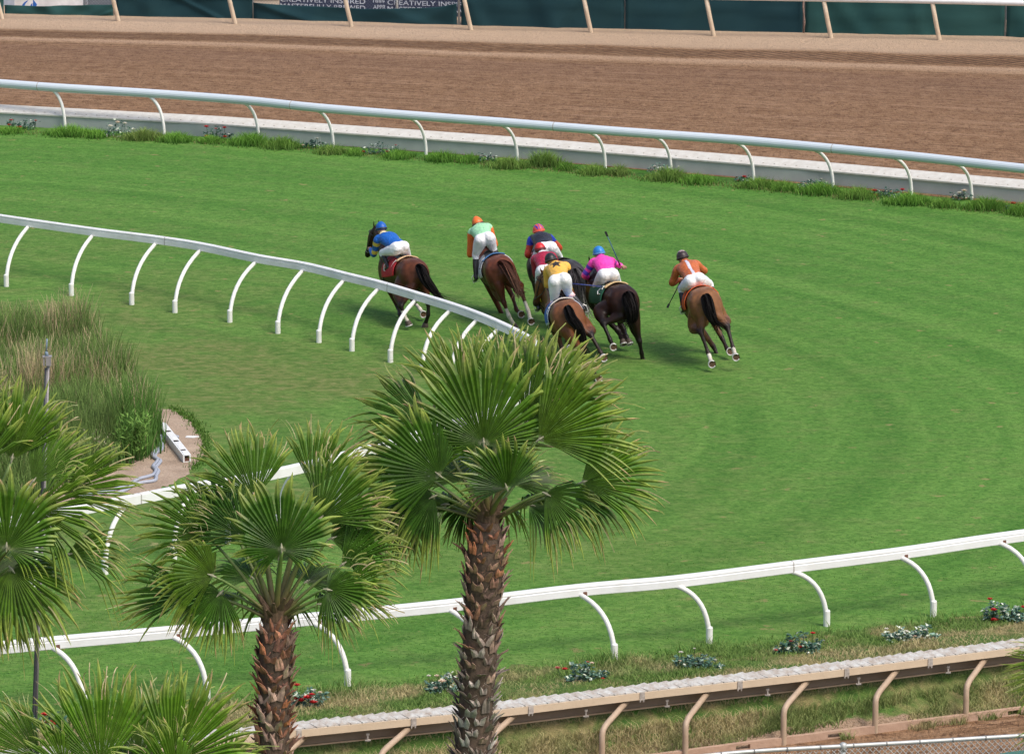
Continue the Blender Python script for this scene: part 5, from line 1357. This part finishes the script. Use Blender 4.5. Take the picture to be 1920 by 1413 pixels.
    rs = random.Random(spec['seed']); tb = MB()
    n = len(C); wr = [tw * (.35 + .75 * math.sin(math.pi * min(1, .10 + .85 * (i / (n - 1)) ** .8))) for i in range(n)]
    tb.tube(C, [max(.008, w_ * .30) for w_ in wr], 10, tc)
    for k in range(420):
        a = rs.uniform(0, 6.28); rr_ = rs.uniform(.2, 1.0) ** .7; wob = rs.uniform(-.5, .5); pts = []; start = 0 if rs.random() < .6 else rs.randint(0, n // 3); endk = rs.randint(int(n * .6), n - 1); fr = rs.uniform(.8, 1.35)
        prev = None
        for i in range(start, endk + 1):
            t = (C[min(i + 1, n - 1)] - C[max(i - 1, 0)]).normalized(); X_ = t.cross(V((0, 1, 0.02))).normalized(); Y_ = t.cross(X_)
            g_ = 1 + .5 * max(0, i / n - .6) * fr
            a2 = a + wob * i / n * 2; pts.append(C[i] + (X_ * math.cos(a2) + Y_ * math.sin(a2)) * wr[i] * rr_ * g_)
        if endk >= n - 3: 
            t = (pts[-1] - pts[-2]).normalized(); pts.append(pts[-1] + (t + V((rs.gauss(0, .4), rs.gauss(0, .6), rs.gauss(-.1, .4)))) * rs.uniform(.05, .16))
        wv = []; m_ = len(pts)
        for i, p in enumerate(pts):
            t = (pts[min(i + 1, m_ - 1)] - pts[max(i - 1, 0)]).normalized(); s_ = t.cross(V((math.cos(a * 3), math.sin(a * 3), .3))).normalized() * (.008 * (1 - .8 * (i / m_) ** 2)); wv += [p - s_, p + s_]
        f = rs.uniform(.6, 1.35); tt_ = spec.get('tailtip', tc); pw = rs.uniform(.9, 2.6); cl = []
        for i in range(m_):
            g_ = ((start + i) / n) ** pw if 'tailtip' in spec else 0; g_ = min(1, g_ * 1.25); cl += [tuple((x + (y - x) * g_) * f for x, y in zip(tc, tt_))] * 2
        tb.add(wv, [(2 * i, 2 * i + 1, 2 * i + 3, 2 * i + 2) for i in range(m_ - 1)], cl)
    tb.build('tail', M_HAIR, root, smooth=False)
    mb_ = MB()
    for k in range(90):                        # mane
        t = rs.uniform(.05, 1.0); p = w0.lerp(pol, t) + V((0, rs.uniform(-.02, .02), .20 - .09 * t)); d = V((-.10 - .08 * rs.random(), rs.choice((-1, 1)) * rs.uniform(.02, .09), rs.uniform(-.08, .03))); w_ = V((.02, 0, .01))
        mb_.add([p - w_, p + w_, p + d * .6 + w_ * .6 + V((0, 0, .015)), p + d], [(0, 1, 2), (0, 2, 3)], tuple(x * rs.uniform(.6, 1.3) for x in spec.get('manec', tc)))
    mb_.build('mane', M_HAIR, root)
    # saddle cloth, saddle and girth follow the barrel
    secs = [(-.45, 1.19, .285, .258), (-.2, 1.14, .262, .262), (.05, 1.10, .272, .295), (.30, 1.07, .262, .325), (.52, 1.09, .235, .325)]
    def barrel(x, ang, off):
        x = max(-.45, min(.52, x))
        for a, b in zip(secs, secs[1:]):
            if a[0] <= x <= b[0]: break
        t = (x - a[0]) / (b[0] - a[0]); zc, ry, rz = (a[i] + (b[i] - a[i]) * t for i in (1, 2, 3))
        return V((x, (ry + off) * math.sin(ang), zc + (rz + off) * math.cos(ang)))
    def patch(x0, x1, a0, a1, off, nx_, na, colf, name, mat, parent, thick=.012):
        m = MB(); vs = []; cs = []
        for i in range(nx_ + 1):
            for j in range(na + 1):
                u, v = i / nx_, j / na; vs.append(barrel(x0 + (x1 - x0) * u, a0 + (a1 - a0) * v, off + .004 * math.sin(u * 9 + v * 14))); cs.append(colf(u, v))
        m.add(vs, [(i * (na + 1) + j, i * (na + 1) + j + 1, (i + 1) * (na + 1) + j + 1, (i + 1) * (na + 1) + j) for i in range(nx_) for j in range(na)], cs)
        o = m.build(name, mat, parent, smooth=True); sm = o.modifiers.new('t', 'SOLIDIFY'); sm.thickness = thick; sm.offset = 0; return o
    cc, ec = spec['cloth'], spec['edge']
    def clothcol(u, v):
        return ec if u < .07 or v < .04 or v > .96 else cc
    co_ = patch(-.40, .26, -1.75, 1.75, .030, 30, 44, clothcol, 'saddle_cloth', M_CLOTH, root)
    if spec.get('pad'): patch(-.43, -.30, -.75, .75, .036, 6, 24, lambda u, v: spec['pad'], 'saddle_pad', M_CLOTH, root, .02)
    num = spec.get('num'); nc = spec.get('numc')
    if num:                                      # the number, as cloth strokes on both flanks
        G_ = {'1': [[(.5, 0), (.5, 1)]], '2': [[(.1, .85), (.3, 1), (.7, 1), (.9, .8), (.8, .55), (.1, 0), (.95, 0)]], '3': [[(.1, 1), (.8, 1), (.4, .58), (.8, .45), (.85, .15), (.5, 0), (.1, .1)]], '4': [[(.75, 0), (.75, 1), (.1, .35), (.95, .35)]], '5': [[(.85, 1), (.2, 1), (.15, .55), (.6, .6), (.9, .3), (.6, 0), (.1, .05)]], '6': [[(.8, .95), (.4, .9), (.12, .4), (.3, .02), (.7, .02), (.88, .3), (.65, .55), (.2, .42)]], '7': [[(.1, 1), (.9, 1), (.4, 0)]]}
        for sgn in (1, -1):
            m = MB()
            for st in G_[num]:
                dense = []
                for a, b in zip(st, st[1:]):
                    for k in range(6): dense.append((a[0] + (b[0] - a[0]) * k / 6, a[1] + (b[1] - a[1]) * k / 6))
                dense.append(st[-1]); pp = []
                for (u, v) in dense: pp.append(barrel(-.20 + sgn * (-1) * (u - .5) * -.20 - .02, sgn * (1.18 - v * .62), .034))
                m.tube(pp, [(.020, .006)] * len(pp), 6)
            m.build('number', simple('number_cloth_%s' % num, nc, .7), co_)
    sd = Soft()
    sd.sweep([(-.30, 0, 1.43, .14, .028), (-.15, 0, 1.415, .13, .03), (.05, 0, 1.42, .10, .03), (.16, 0, 1.45, .09, .045)], 'saddle', 12, 4, up=(0, 0, 1)); sd.fuse('saddle', M_TACK, root, .014, 2, lambda *a: (1, 1, 1))
    m = MB(); m.tube([barrel(.28, a, .012) for a in np.linspace(-3.1, 3.1, 40)], [(.045, .008)] * 40, 6); m.build('girth', M_TACK, root, smooth=True)
    # bridle
    m = MB()
    for f, r in ((.10, .112), (.40, .078)):
        c = pol + hd * (.55 * f / .5 * .5 + .02); u2 = side.cross(hd); m.tube([c + side * r * .92 * math.cos(a) + u2 * r * 1.18 * math.sin(a) for a in np.linspace(0, 6.2832, 20)], .011, 6)
    for sgn in (1, -1): m.tube([pol + side * .08 * sgn + V((0, 0, .02)), pol + hd * .2 + side * .10 * sgn, pol + hd * .46 + side * .072 * sgn], .010, 6)
    m.build('bridle', M_TACK, root)
    spec['bit'] = pol + hd * .46
    return root

HEADGEAR = {}
def jockey(spec, js):
    """one rider: bare body (head, hands, neck), with silks, breeches, boots and helmet over it"""
    L, M, Rm, s = spec['L'], spec['M'], spec['Rm'], spec['s']
    o0 = M.translation; root = empty('person', M @ V((0, 0, 1.3)), Rm.to_quaternion()); root.scale = (s, s, s)
    tag(root, js['label'], 'person', 'jockeys riding in the race')
    base = V((0, 0, 1.3))
    def J(k, d):
        q = js.get(k); p = L(*q) if q else V(d); return p - base
    hip = J('hip', (-.15, 0, 1.60)); neck = J('neck', (.40, 0, 1.78)); head = J('head', (.52, 0, 1.86))
    Yl = V((0, 1, 0)); spine = (neck - hip).normalized(); lat = js.get('lat'); 
    tl = (Yl - spine * Yl.dot(spine)).normalized(); bk = spine.cross(tl)      # bk: out of the back
    if bk.z < 0: bk = -bk
    shl = {1: neck + tl * .165 - spine * .05 - bk * .02, -1: neck - tl * .165 - spine * .05 - bk * .02}
    hj = {1: hip + tl * .085 - bk * .03, -1: hip - tl * .085 - bk * .03}
    kn = {1: J('kl', (.24, .26, 1.36)), -1: J('kr', (.24, -.26, 1.36))}
    ft = {1: J('fl', (.0, .30, 1.03)), -1: J('fr', (.0, -.30, 1.03))}
    el = {1: J('el', (.46, .30, 1.52)), -1: J('er', (.46, -.30, 1.52))}
    hn = {1: J('hl', (.72, .07, 1.52)), -1: J('hr', (.72, -.07, 1.52))}
    def limb(S_, pts, tg, n=12): S_.sweep(pts, tg, n, 5)
    e = .010                                     # clothes stand off the skin
    body = Soft(); jac = Soft(); bre = Soft()
    def torso(S_, g):
        S_.sweep([(*(hip + spine * .04), .155 + g, .115 + g), (*hip.lerp(neck, .35), .150 + g, .112 + g), (*(hip.lerp(neck, .65) + bk * .02), .175 + g, .120 + g), (*(hip.lerp(neck, .88)), .170 + g, .105 + g), (*neck, .085 + g, .075 + g)], 'torso', 16, 5, up=bk)
    torso(body, -.012); torso(jac, e + .006)
    hdir = (head - neck).normalized()
    body.sweep([(*neck, .060, .060), (*(neck + hdir * .07), .056, .056), (*head, .07, .07)], 'neck', 10, 4)
    fwd = V((1, 0, -.25)).normalized()
    body.blob(tuple(head), (.098, .076, .112), 'head'); body.blob(tuple(head + fwd * .055 - V((0, 0, .045))), (.06, .055, .065), 'head')
    body.blob(tuple(head + fwd * .112 - V((0, 0, .02))), (.022, .014, .022), 'head')       # nose
    for sg in (1, -1): body.blob(tuple(head + V((-.005, .076 * sg, -.03))), (.02, .010, .03), 'head')
    for sg in (1, -1):
        a, b, c = shl[sg], el[sg], hn[sg]; a0 = neck - spine * .06 + tl * (.07 * sg)
        nm = 'armL' if sg == 1 else 'armR'
        for S_, g in ((body, -.012), (jac, e)):
            limb(S_, [(*a0, .075 + g, .075 + g), (*a, .070 + g, .070 + g), (*a.lerp(b, .5), .058 + g, .058 + g), (*b, .050 + g, .050 + g), (*b.lerp(c, .5), .046 + g, .046 + g), (*b.lerp(c, .86 if S_ is jac else .97), .034 + g, .034 + g)], nm)
        h_, k_, f_ = hj[sg], kn[sg], ft[sg]
        cut = .30
        for S_, g in ((body, -.014), (bre, e)):
            S_.sweep([(*(hip - tl * 0 + tl * .06 * sg - spine * .0), .115 + g, .120 + g), (*(h_ - bk * .01), .112 + g, .118 + g), (*h_.lerp(k_, .4), .092 + g, .098 + g), (*h_.lerp(k_, .8), .068 + g, .072 + g), (*k_, .060 + g, .062 + g), (*k_.lerp(f_, .20 if S_ is bre else .9), .050 + g, .052 + g)], 'legL' if sg == 1 else 'legR', 14, 5)
        bre.blob(tuple(hip + tl * .085 * sg - spine * .045 + bk * .015), (.108, .108, .108), 'hip')
        if sg == 1: bre.sweep([(*(hip - spine * .02), .150, .115), (*(hip + spine * .12), .148, .112)], 'hip', 14, 3, up=bk)
    def fingers(mb):
        for sg in (1, -1):
            c = hn[sg]; d = (c - el[sg]).normalized(); ac = d.cross(V((0, 0, 1))).normalized() * (1 if sg == 1 else -1); dn = d.cross(ac).normalized(); dn = dn if dn.z < 0 else -dn
            mb.tube([c - d * .05, c - d * .02, c + d * .02, c + d * .045], [(.020, .026), (.024, .034), (.024, .040), (.018, .034)], 10, SKIN, up=ac)
            for q in range(4):
                ln = (.85, 1.0, .95, .75)[q]; o_ = c + d * .04 + ac * (.030 - .020 * q)
                mb.tube([o_, o_ + d * .030 * ln, o_ + d * .034 * ln + dn * .028, o_ + d * .008 + dn * .045, o_ - d * .016 + dn * .036], [.0095, .0095, .009, .0085, .007], 7, SKIN)
            o_ = c + ac * .030 - d * .01; mb.tube([o_, o_ + ac * .018 + d * .02 + dn * .015, o_ + ac * .006 + d * .042 + dn * .034], [.011, .0105, .008], 7, SKIN)
    SKIN = js.get('skin', (.40, .22, .15)); glove = js.get('glove')
    def skincol(t, u, p): return SKIN
    body.fuse('body', M_SKINA, root, .016, 2, skincol, fingers)
    fr_ = (hip, neck, spine, tl, bk)
    def jcol(t, u, p):
        P_ = V(p) - hip; w_ = P_.dot(tl) ; v_ = P_.dot(spine) / max(.1, (neck - hip).length); b_ = P_.dot(bk)
        return js['silk'](t, u, w_, v_, b_)
    jac.fuse('jacket', M_SILK, root, .013, 2, jcol)
    bre.fuse('breeches', M_BREECH, root, .014, 3, lambda *a: (1, 1, 1))
    for sg in (1, -1):
        k_, f_ = kn[sg], ft[sg]; d = (f_ - k_).normalized(); B_ = Soft(); a = k_.lerp(f_, .16)
        B_.sweep([(*a, .056, .058), (*a.lerp(f_, .35), .054, .060), (*a.lerp(f_, .8), .040, .044), (*f_, .040, .046)], 'shaft', 12, 4)
        toe = V((.9, .15 * sg, -.28)).normalized(); B_.sweep([(*(f_ - toe * .06 - V((0, 0, .03))), .034, .034), (*(f_ + toe * .06 - V((0, 0, .035))), .040, .032), (*(f_ + toe * .16 - V((0, 0, .03))), .034, .022)], 'foot', 10, 4)
        bo = B_.fuse('boot', M_BOOT, root, .014, 2, lambda *a: (1, 1, 1))
        if js.get('sock'):
            m = MB(); m.tube([k_.lerp(f_, .02), k_.lerp(f_, .30)], [.066, .064], 14, js['sock']); m.build('sock', M_SILK, root, smooth=True)
        m = MB(); q = f_ + toe * .05 - V((0, 0, .075)); sx = toe.cross(V((0, 0, 1))).normalized(); m.tube([q - sx * .06, q + sx * .06, q + sx * .055 + V((0, 0, .11)), q + V((0, 0, .15)), q - sx * .055 + V((0, 0, .11)), q - sx * .06], .007, 6); m.tube([q + V((0, 0, .15)), V((.08, .20 * sg, .06))], [(.012, .004)] * 2, 6); m.build('stirrup', M_SHOE, bo)
    # helmet: shell, peak, goggle strap, cover colours
    hb = MB(); vs = []; cs = []; n, m_ = 28, 14; hf = (fwd - hdir * .0).normalized(); hy = V((0, 1, 0)); hz = hf.cross(hy).normalized(); hz = hz if hz.z > 0 else -hz
    tiltv = js.get('htilt', 0)
    for i in range(m_ + 1):
        a = math.pi * .60 * i / m_
        for k in range(n):
            b = 6.2832 * k / n; x, y, z = math.sin(a) * math.cos(b), math.sin(a) * math.sin(b), math.cos(a)
            rr2 = 1 + js.get('peak', 0) * max(0, z - .75) * 2.0
            vs.append(head + hf * (.128 * x) + hy * (.104 * y) + hz * (.124 * z * rr2 + .012)); cs.append(js['helm'](x, y, z))
    hb.add(vs, [(i * n + k, (i + 1) * n + k, (i + 1) * n + (k + 1) % n, i * n + (k + 1) % n) for i in range(m_) for k in range(n)], cs)
    ho = hb.build('helmet', M_HELM, root, smooth=True); sm = ho.modifiers.new('t', 'SOLIDIFY'); sm.thickness = .012; sm.offset = -1
    pb = MB(); arc = [head + hf * .122 * math.cos(a) + hy * .098 * math.sin(a) + hz * .025 for a in np.linspace(-.9, .9, 9)]; arc2 = [head + hf * (.122 * math.cos(a) + .06 * math.cos(a * 1.6)) + hy * .098 * math.sin(a) + hz * .012 for a in np.linspace(-.9, .9, 9)]
    pb.add(arc + arc2, [(i, i + 1, 10 + i, 9 + i) for i in range(8)], js['helm'](1, 0, 0)); po_ = pb.build('helmet_peak', M_HELM, ho); po_.modifiers.new('t', 'SOLIDIFY').thickness = .008
    gb = MB(); gb.tube([head + hf * .134 * math.cos(a) + hy * .109 * math.sin(a) + hz * .0 for a in np.linspace(0, 6.2832, 28)], [(.006, .016)] * 28, 6, js.get('strap', (.02, .02, .02))); gb.build('goggle_strap', M_HELM, root, smooth=True)
    gl = MB()
    for sg in (1, -1): gl.tube([head + hf * .100 + hy * .036 * sg - hz * .012, head + hf * .122 + hy * .036 * sg - hz * .012], [(.030, .024), (.024, .018)], 12, (.02, .02, .03))
    gl.build('goggles', M_HELM, root, smooth=True)
    if True:
        m = MB(); m.tube([neck + hdir * .015 - spine * .01, neck + hdir * .06], [.104, .086], 16, js.get('collar') or js['silk']('torso', .5, .15, .9, .05)); m.build('collar', M_SILK, root, smooth=True)
    # reins from the hands to the bit (they belong to the horse's tack)
    spec['hands'] = {k: v + base for k, v in hn.items()}
    return root
M_SKINA = simple('rider_skin', None, .55, 10, .15, attr=True)
def reins(hroot, spec):
    m = MB()
    for sg in (1, -1): 
        a, b = spec['hands'][sg], spec['bit'] + V((0, .07 * sg, 0)); m.tube([a, a.lerp(b, .5) - V((0, 0, .06)), b], .009, 6)
    m.build('reins', M_TACK, hroot)
def whip(spec, label, p0, p1, cols):
    L, M = spec['L'], spec['M']; a, b = M @ L(*p0), M @ L(*p1); root = empty('whip', a); tag(root, label, 'whip', 'whips carried by the jockeys')
    d = b - a; m = MB(); m.tube([V((0, 0, 0)) - d * .12, V((0, 0, 0)), d * .12], [.013, .014, .012], 8, cols[0]); m.build('handle', M_WHIP, root, smooth=True)
    m = MB(); m.tube([d * .12, d * .55, d * .86], [.010, .009, .008], 8, cols[1]); m.build('shaft', M_WHIP, root, smooth=True)
    m = MB(); sx = d.cross(FWD).normalized() * .018; vs = [d * .84 - sx, d * .84 + sx, d * 1.0 + sx * 1.1, d * 1.0 - sx * 1.1]; m.add(vs, [(0, 1, 2, 3)], cols[0]); o = m.build('flap', M_WHIP, root); o.modifiers.new('t', 'SOLIDIFY').thickness = .008

BLK = (.012, .010, .010)
# coats: body, lower body, points
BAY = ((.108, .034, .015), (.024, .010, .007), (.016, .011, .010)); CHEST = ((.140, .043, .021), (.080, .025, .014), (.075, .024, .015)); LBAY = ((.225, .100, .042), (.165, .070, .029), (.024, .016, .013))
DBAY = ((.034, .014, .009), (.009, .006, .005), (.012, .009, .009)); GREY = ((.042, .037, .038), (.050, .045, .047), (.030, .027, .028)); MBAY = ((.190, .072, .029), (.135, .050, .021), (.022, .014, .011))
spec1 = dict(headk=.32, label='bay horse with a red saddle cloth, leading the race on the far left', dock=(783, 500), ground=(785, 613), head=23, lean=2, pitch=3, scale=.97, coat=BAY, seed=1,
    legs=dict(hl=[(752, 574, -.95), (758, 592, -1.0), (764, 602, -1.02)], hr=[(803, 568, -1.0), (803, 590, -1.0), (798, 606, -.92)], fl=[(746, 575, .30), (750, 590, .1), (755, 596, .02)], fr=[(776, 566, .1), (787, 579, -.15), (793, 588, -.3)]),
    socks='hl fr', soles='fr', poll=(705, 432, 1.35), muzzle=(692, 470, 1.55), tail=[(783, 499, -.90), (791, 508, -1.05), (798, 524, -1.22), (810, 540, -1.3), (822, 555, -1.35)], tailw=.098, tailc=BLK, cloth=(.46, .015, .025), edge=(.50, .02, .03), num='1', numc=(.85, .83, .82), pad=(.62, .42, .24))
spec2 = dict(label='chestnut horse with white hind socks and a white saddle cloth, second from the left', dock=(936, 495), ground=(938, 612), head=11, lean=17, pitch=5, scale=1.0, coat=CHEST, seed=2,
    legs=dict(hl=[(945, 567, -.95), (954, 592, -.98), (963, 608, -.95)], hr=[(979, 551, -1.05), (990, 582, -1.2), (995, 600, -1.25)], fl=[(939, 584, .45), (949, 600, .40), (955, 609, .40)], fr=[(961, 556, .25), (968, 580, .0), (976, 588, -.12)]),
    poll=(899, 446, 1.28), muzzle=(898, 462, 1.52), socks='hl hr', soles='hr fr', tail=[(936, 494, -.90), (948, 499, -1.05), (957, 512, -1.18), (965, 528, -1.25), (972, 545, -1.28)], tailw=.098, tailc=(.085, .028, .018), tailtip=(.22, .12, .085), cloth=(.80, .80, .82), edge=(.75, .76, .80), num='2', numc=(.02, .02, .03), pad=(.05, .16, .36))
spec3 = dict(label='dark grey horse with a pale-ended tail, behind the yellow-jacketed rider', dock=(1078, 506), ground=(1080, 622), head=27, lean=6, scale=1.0, coat=GREY, seed=3,
    poll=(1010, 458, 1.25), muzzle=(1004, 482, 1.5), tail=[(1078, 506, -.9), (1086, 522, -1.05), (1091, 545, -1.12), (1096, 566, -1.15), (1099, 580, -1.15)], tailw=.13, tailc=(.085, .078, .080), tailtip=(.42, .40, .39), cloth=(.02, .02, .025), edge=(.03, .03, .03), num='6', numc=(.75, .6, .1),
    legs=dict(hl=[(1066, 578, -1.0), (1070, 600, -1.1), (1074, 610, -1.15)], hr=[(1090, 575, -.9), (1094, 602, -.9), (1096, 617, -.85)]))
spec4 = dict(label='bay horse almost hidden behind the yellow-jacketed rider', dock=(1050, 548), ground=(1056, 664), head=10, lean=13, scale=.98, coat=MBAY, seed=4,
    poll=(1017, 484, 1.25), muzzle=(1014, 506, 1.5), tail=[(1050, 548, -.9), (1056, 560, -1.05), (1060, 580, -1.1), (1064, 600, -1.1)], tailw=.08, tailc=BLK, cloth=(.75, .58, .03), edge=(.75, .58, .03), num='4', numc=(.02, .02, .02),
    legs=dict(hl=[(1058, 622, -1.0), (1064, 640, -1.1), (1068, 650, -1.1)], hr=[(1085, 620, -.9), (1088, 642, -.9), (1090, 655, -.85)], fl=[(1038, 612, .4), (1042, 634, .3), (1045, 642, .25)], fr=[(1060, 612, .3), (1062, 630, .2), (1066, 638, .1)]))
spec5 = dict(label='bay horse with a blue saddle cloth, nearest the palm crown', dock=(1063, 579), ground=(1075, 706), head=9, lean=15, pitch=7, scale=1.02, coat=MBAY, seed=5,
    legs=dict(hl=[(1094, 668, -.98), (1113, 699, -1.12), (1121, 708, -1.16)], hr=[(1108, 628, -1.0), (1126, 660, -1.18), (1131, 669, -1.25)], fl=[(1052, 650, .40), (1058, 668, .25), (1062, 676, .15)], fr=[(1075, 650, .35), (1082, 668, .2), (1086, 675, .1)]),
    soles='hl hr', poll=(1021, 518, 1.35), muzzle=(1007, 562, 1.55), tail=[(1063, 577, -.90), (1066, 583, -1.02), (1072, 598, -1.15), (1084, 612, -1.22), (1092, 632, -1.2), (1096, 655, -1.15)], tailw=.085, tailc=BLK, cloth=(.04, .13, .42), edge=(.55, .60, .70), num='3', numc=(.82, .82, .84), pad=(.62, .58, .52))
spec6 = dict(label='dark brown horse with a green saddle cloth, second from the right', dock=(1175, 553), ground=(1176, 676), head=20, lean=5, scale=1.0, coat=DBAY, seed=6,
    legs=dict(hl=[(1131, 607, -.85), (1144, 637, -1.05), (1149, 648, -1.1)], hr=[(1199, 640, -.95), (1203, 662, -.90), (1205, 673, -.86)], fl=[(1158, 620, .20), (1164, 632, .0), (1167, 638, -.08)], fr=[(1170, 618, .15), (1174, 630, -.05), (1178, 637, -.12)]),
    soles='hl', poll=(1111, 497, 1.35), muzzle=(1105, 540, 1.6), tail=[(1175, 553, -.90), (1179, 560, -1.03), (1184, 578, -1.14), (1186, 594, -1.14), (1181, 601, -1.1)], tailw=.118, tailc=BLK, cloth=(.015, .12, .06), edge=(.02, .14, .07), num='5', numc=(.8, .8, .78), pad=(.62, .44, .22))
spec7 = dict(socku=.56, label='light bay horse with an orange saddle cloth, rightmost and widest on the bend', dock=(1322, 557), ground=(1334, 688), head=8.5, lean=14, pitch=4, scale=1.03, coat=LBAY, seed=7,
    legs=dict(hl=[(1314, 622, -1.0), (1329, 665, -1.13), (1334, 680, -1.2)], hr=[(1364, 614, -1.0), (1375, 654, -1.2), (1379, 667, -1.26)], fl=[(1338, 650, .35), (1349, 674, .25), (1354, 681, .25)], fr=[(1354, 634, .05), (1363, 654, -.15), (1368, 658, -.25)]),
    poll=(1285, 506, 1.25), muzzle=(1284, 530, 1.5), socks='hl hr', soles='hl hr fr', tail=[(1322, 556, -.90), (1325, 563, -1.02), (1330, 582, -1.12), (1337, 598, -1.15), (1344, 606, -1.12)], tailw=.098, tailc=BLK, cloth=(.72, .11, .02), edge=(.75, .12, .02), num='7', numc=(.02, .02, .02), pad=None)
SPECS = [spec1, spec2, spec3, spec4, spec5, spec6, spec7]
HROOT = [horse(s_) for s_ in SPECS]

BLUE = (.006, .105, .44); YEL = (.75, .52, .08); ORG = (.80, .165, .03); MINT = (.36, .72, .42); NAVY = (.010, .028, .36); DRK = (.018, .018, .026); CRIM = (.36, .012, .045); GOLD = (.78, .44, .07); PNK = (.88, .055, .42); PURP = (.08, .04, .46); BORG = (.50, .125, .035); WH = (.80, .80, .82); RD = (.58, .02, .025)
def arm(t): return t.startswith('arm')
def silk1(t, u, w_, v, b):
    if arm(t): return YEL if (.26 < u < .35 or .44 < u < .54) else BLUE
    return (.80, .70, .40) if v > .80 and abs(w_) < .07 else BLUE
def silk2(t, u, w_, v, b): return ORG if arm(t) and u > .22 else MINT
def silk3(t, u, w_, v, b):
    if arm(t) and u > .18: return (.50, .05, .02) if (u > .60 or b < -.10) else NAVY
    return DRK
def silk4(t, u, w_, v, b): return CRIM
def silk5(t, u, w_, v, b):
    if not arm(t):
        x, y = w_ / .125, (v - .62) / .26; r = math.hypot(x, y); a = math.atan2(x, y); k = (a % (2 * math.pi / 5)) - math.pi / 5
        if b > 0 and r < .42 / max(.40, math.cos(math.pi / 5 - abs(k)) * 1.0) * (1.0 if abs(k) < .30 else 1.9 if abs(k) > .45 else 1.35): return (.03, .022, .018)
    if t == 'armR' and u > .30: return (.03, .025, .03)
    return GOLD
def silk6(t, u, w_, v, b):
    if arm(t): return PURP if (.31 < u < .38 or .46 < u < .54) else PNK
    if v > .80 and (math.sin(w_ * 110) > .45): return PURP
    return PNK
def silk7(t, u, w_, v, b):
    if not arm(t) and b > -.02 and abs(w_ - .0 - .02 * (v - .5)) < .024: return (.62, .62, .74)
    return BORG
J1 = dict(collar=(.80, .70, .40), label='jockey in blue silks with yellow sleeve bands, crouched on the leading bay', silk=silk1, helm=lambda x, y, z: BLUE if abs(z - .35) > .06 else (.008, .09, .40), peak=.15,
    hip=(748, 463, -.20), neck=(720, 443, .36), head=(715, 429, .52), kl=(717, 474, .18), fl=(727, 499, -.02), el=(701, 477, .50), hl=(694, 466, .80))
J2 = dict(label='jockey in mint and orange silks with an orange cap, riding the chestnut', silk=silk2, helm=lambda x, y, z: ORG if z > .05 else (.40, .07, .02), peak=.30, strap=(.10, .05, .03),
    hip=(908, 447, -.08), neck=(899, 428, .46), head=(896, 420, .60), kl=(892, 477, .12), fl=(892, 520, .05), kr=(925, 466, .15), fr=(936, 486, .1), el=(881, 477, .52), hl=(884, 470, .78), er=(928, 459, .50))
J3 = dict(label='jockey in a black and blue jacket with an orange and blue striped cap', silk=silk3, helm=lambda x, y, z: (NAVY if math.sin(y * 13) > .25 and z > .1 else (.72, .09, .05)), strap=(.70, .09, .05),
    hip=(1025, 464, -.18), neck=(1012, 444, .40), head=(1010, 433, .56), el=(989, 478, .42), hl=(1003, 478, .72), er=(1049, 465, .42), hr=(1036, 476, .70))
J4 = dict(label='jockey in crimson silks and a red cap, between the black and the yellow jackets', silk=silk4, helm=lambda x, y, z: RD if z > .12 else (.10, .012, .012), collar=WH, strap=(.10, .01, .01),
    hip=(1024, 506, -.12), neck=(1018, 479, .42), head=(1013, 468, .56), kl=(1011, 534, .16), fl=(1009, 576, .06), el=(1004, 512, .48), hl=(1008, 522, .76), er=(1046, 500, .45))
J5 = dict(label='jockey in a yellow jacket with a dark star on the back and a black cap', silk=silk5, helm=lambda x, y, z: (.015, .015, .017), sock=(.78, .55, .56), strap=(.03, .03, .03),
    hip=(1049, 524, -.10), neck=(1043, 499, .42), head=(1033, 488, .56), kl=(1039, 562, .12), fl=(1034, 603, .05), kr=(1066, 549, .14), fr=(1094, 577, .08), el=(1026, 534, .48), hl=(1028, 528, .74), er=(1067, 520, .46))
J6 = dict(label='jockey in bright pink silks with purple bands, whip raised in one hand', silk=silk6, helm=lambda x, y, z: (.02, .20, .55) if abs(y) > .06 else (.03, .24, .60), strap=(.10, .25, .5),
    hip=(1140, 514, -.16), neck=(1128, 487, .38), head=(1123, 475, .54), kl=(1118, 536, .18), fl=(1123, 562, .02), el=(1096, 516, .48), hl=(1104, 522, .76), er=(1156, 496, .36), hr=(1167, 499, .22))
J7 = dict(label='jockey in burnt orange silks with a white stripe down the back, rightmost', silk=silk7, helm=lambda x, y, z: ((.75, .55, .55) if z > .72 and math.sin(y * 19) * math.sin(x * 17) > .0 else (.035, .020, .022)), strap=(.03, .02, .02),
    hip=(1302, 524, -.20), neck=(1286, 496, .36), head=(1280, 483, .52), kl=(1278, 541, .16), fl=(1282, 578, .03), kr=(1330, 532, .20), el=(1260, 531, .44), hl=(1275, 523, .70), er=(1321, 508, .44))
JS = [J1, J2, J3, J4, J5, J6, J7]
for hr_, sp, js in zip(HROOT, SPECS, JS):
    jockey(sp, js); reins(hr_, sp)
whip(spec6, 'dark whip with a blue section, held upright by the pink-jacketed jockey', (1160, 491, .22), (1135, 434, .22), ((.015, .018, .02), (.03, .12, .22)))
whip(spec5, 'dark blue whip held level behind the yellow-jacketed jockey', (1066, 531, .30), (1128, 537, .30), ((.02, .03, .10), (.03, .05, .22)))
whip(spec7, 'black whip pointing down to the left of the orange-jacketed jockey', (1275, 530, .66), (1251, 577, .60), ((.015, .015, .015), (.02, .02, .02)))
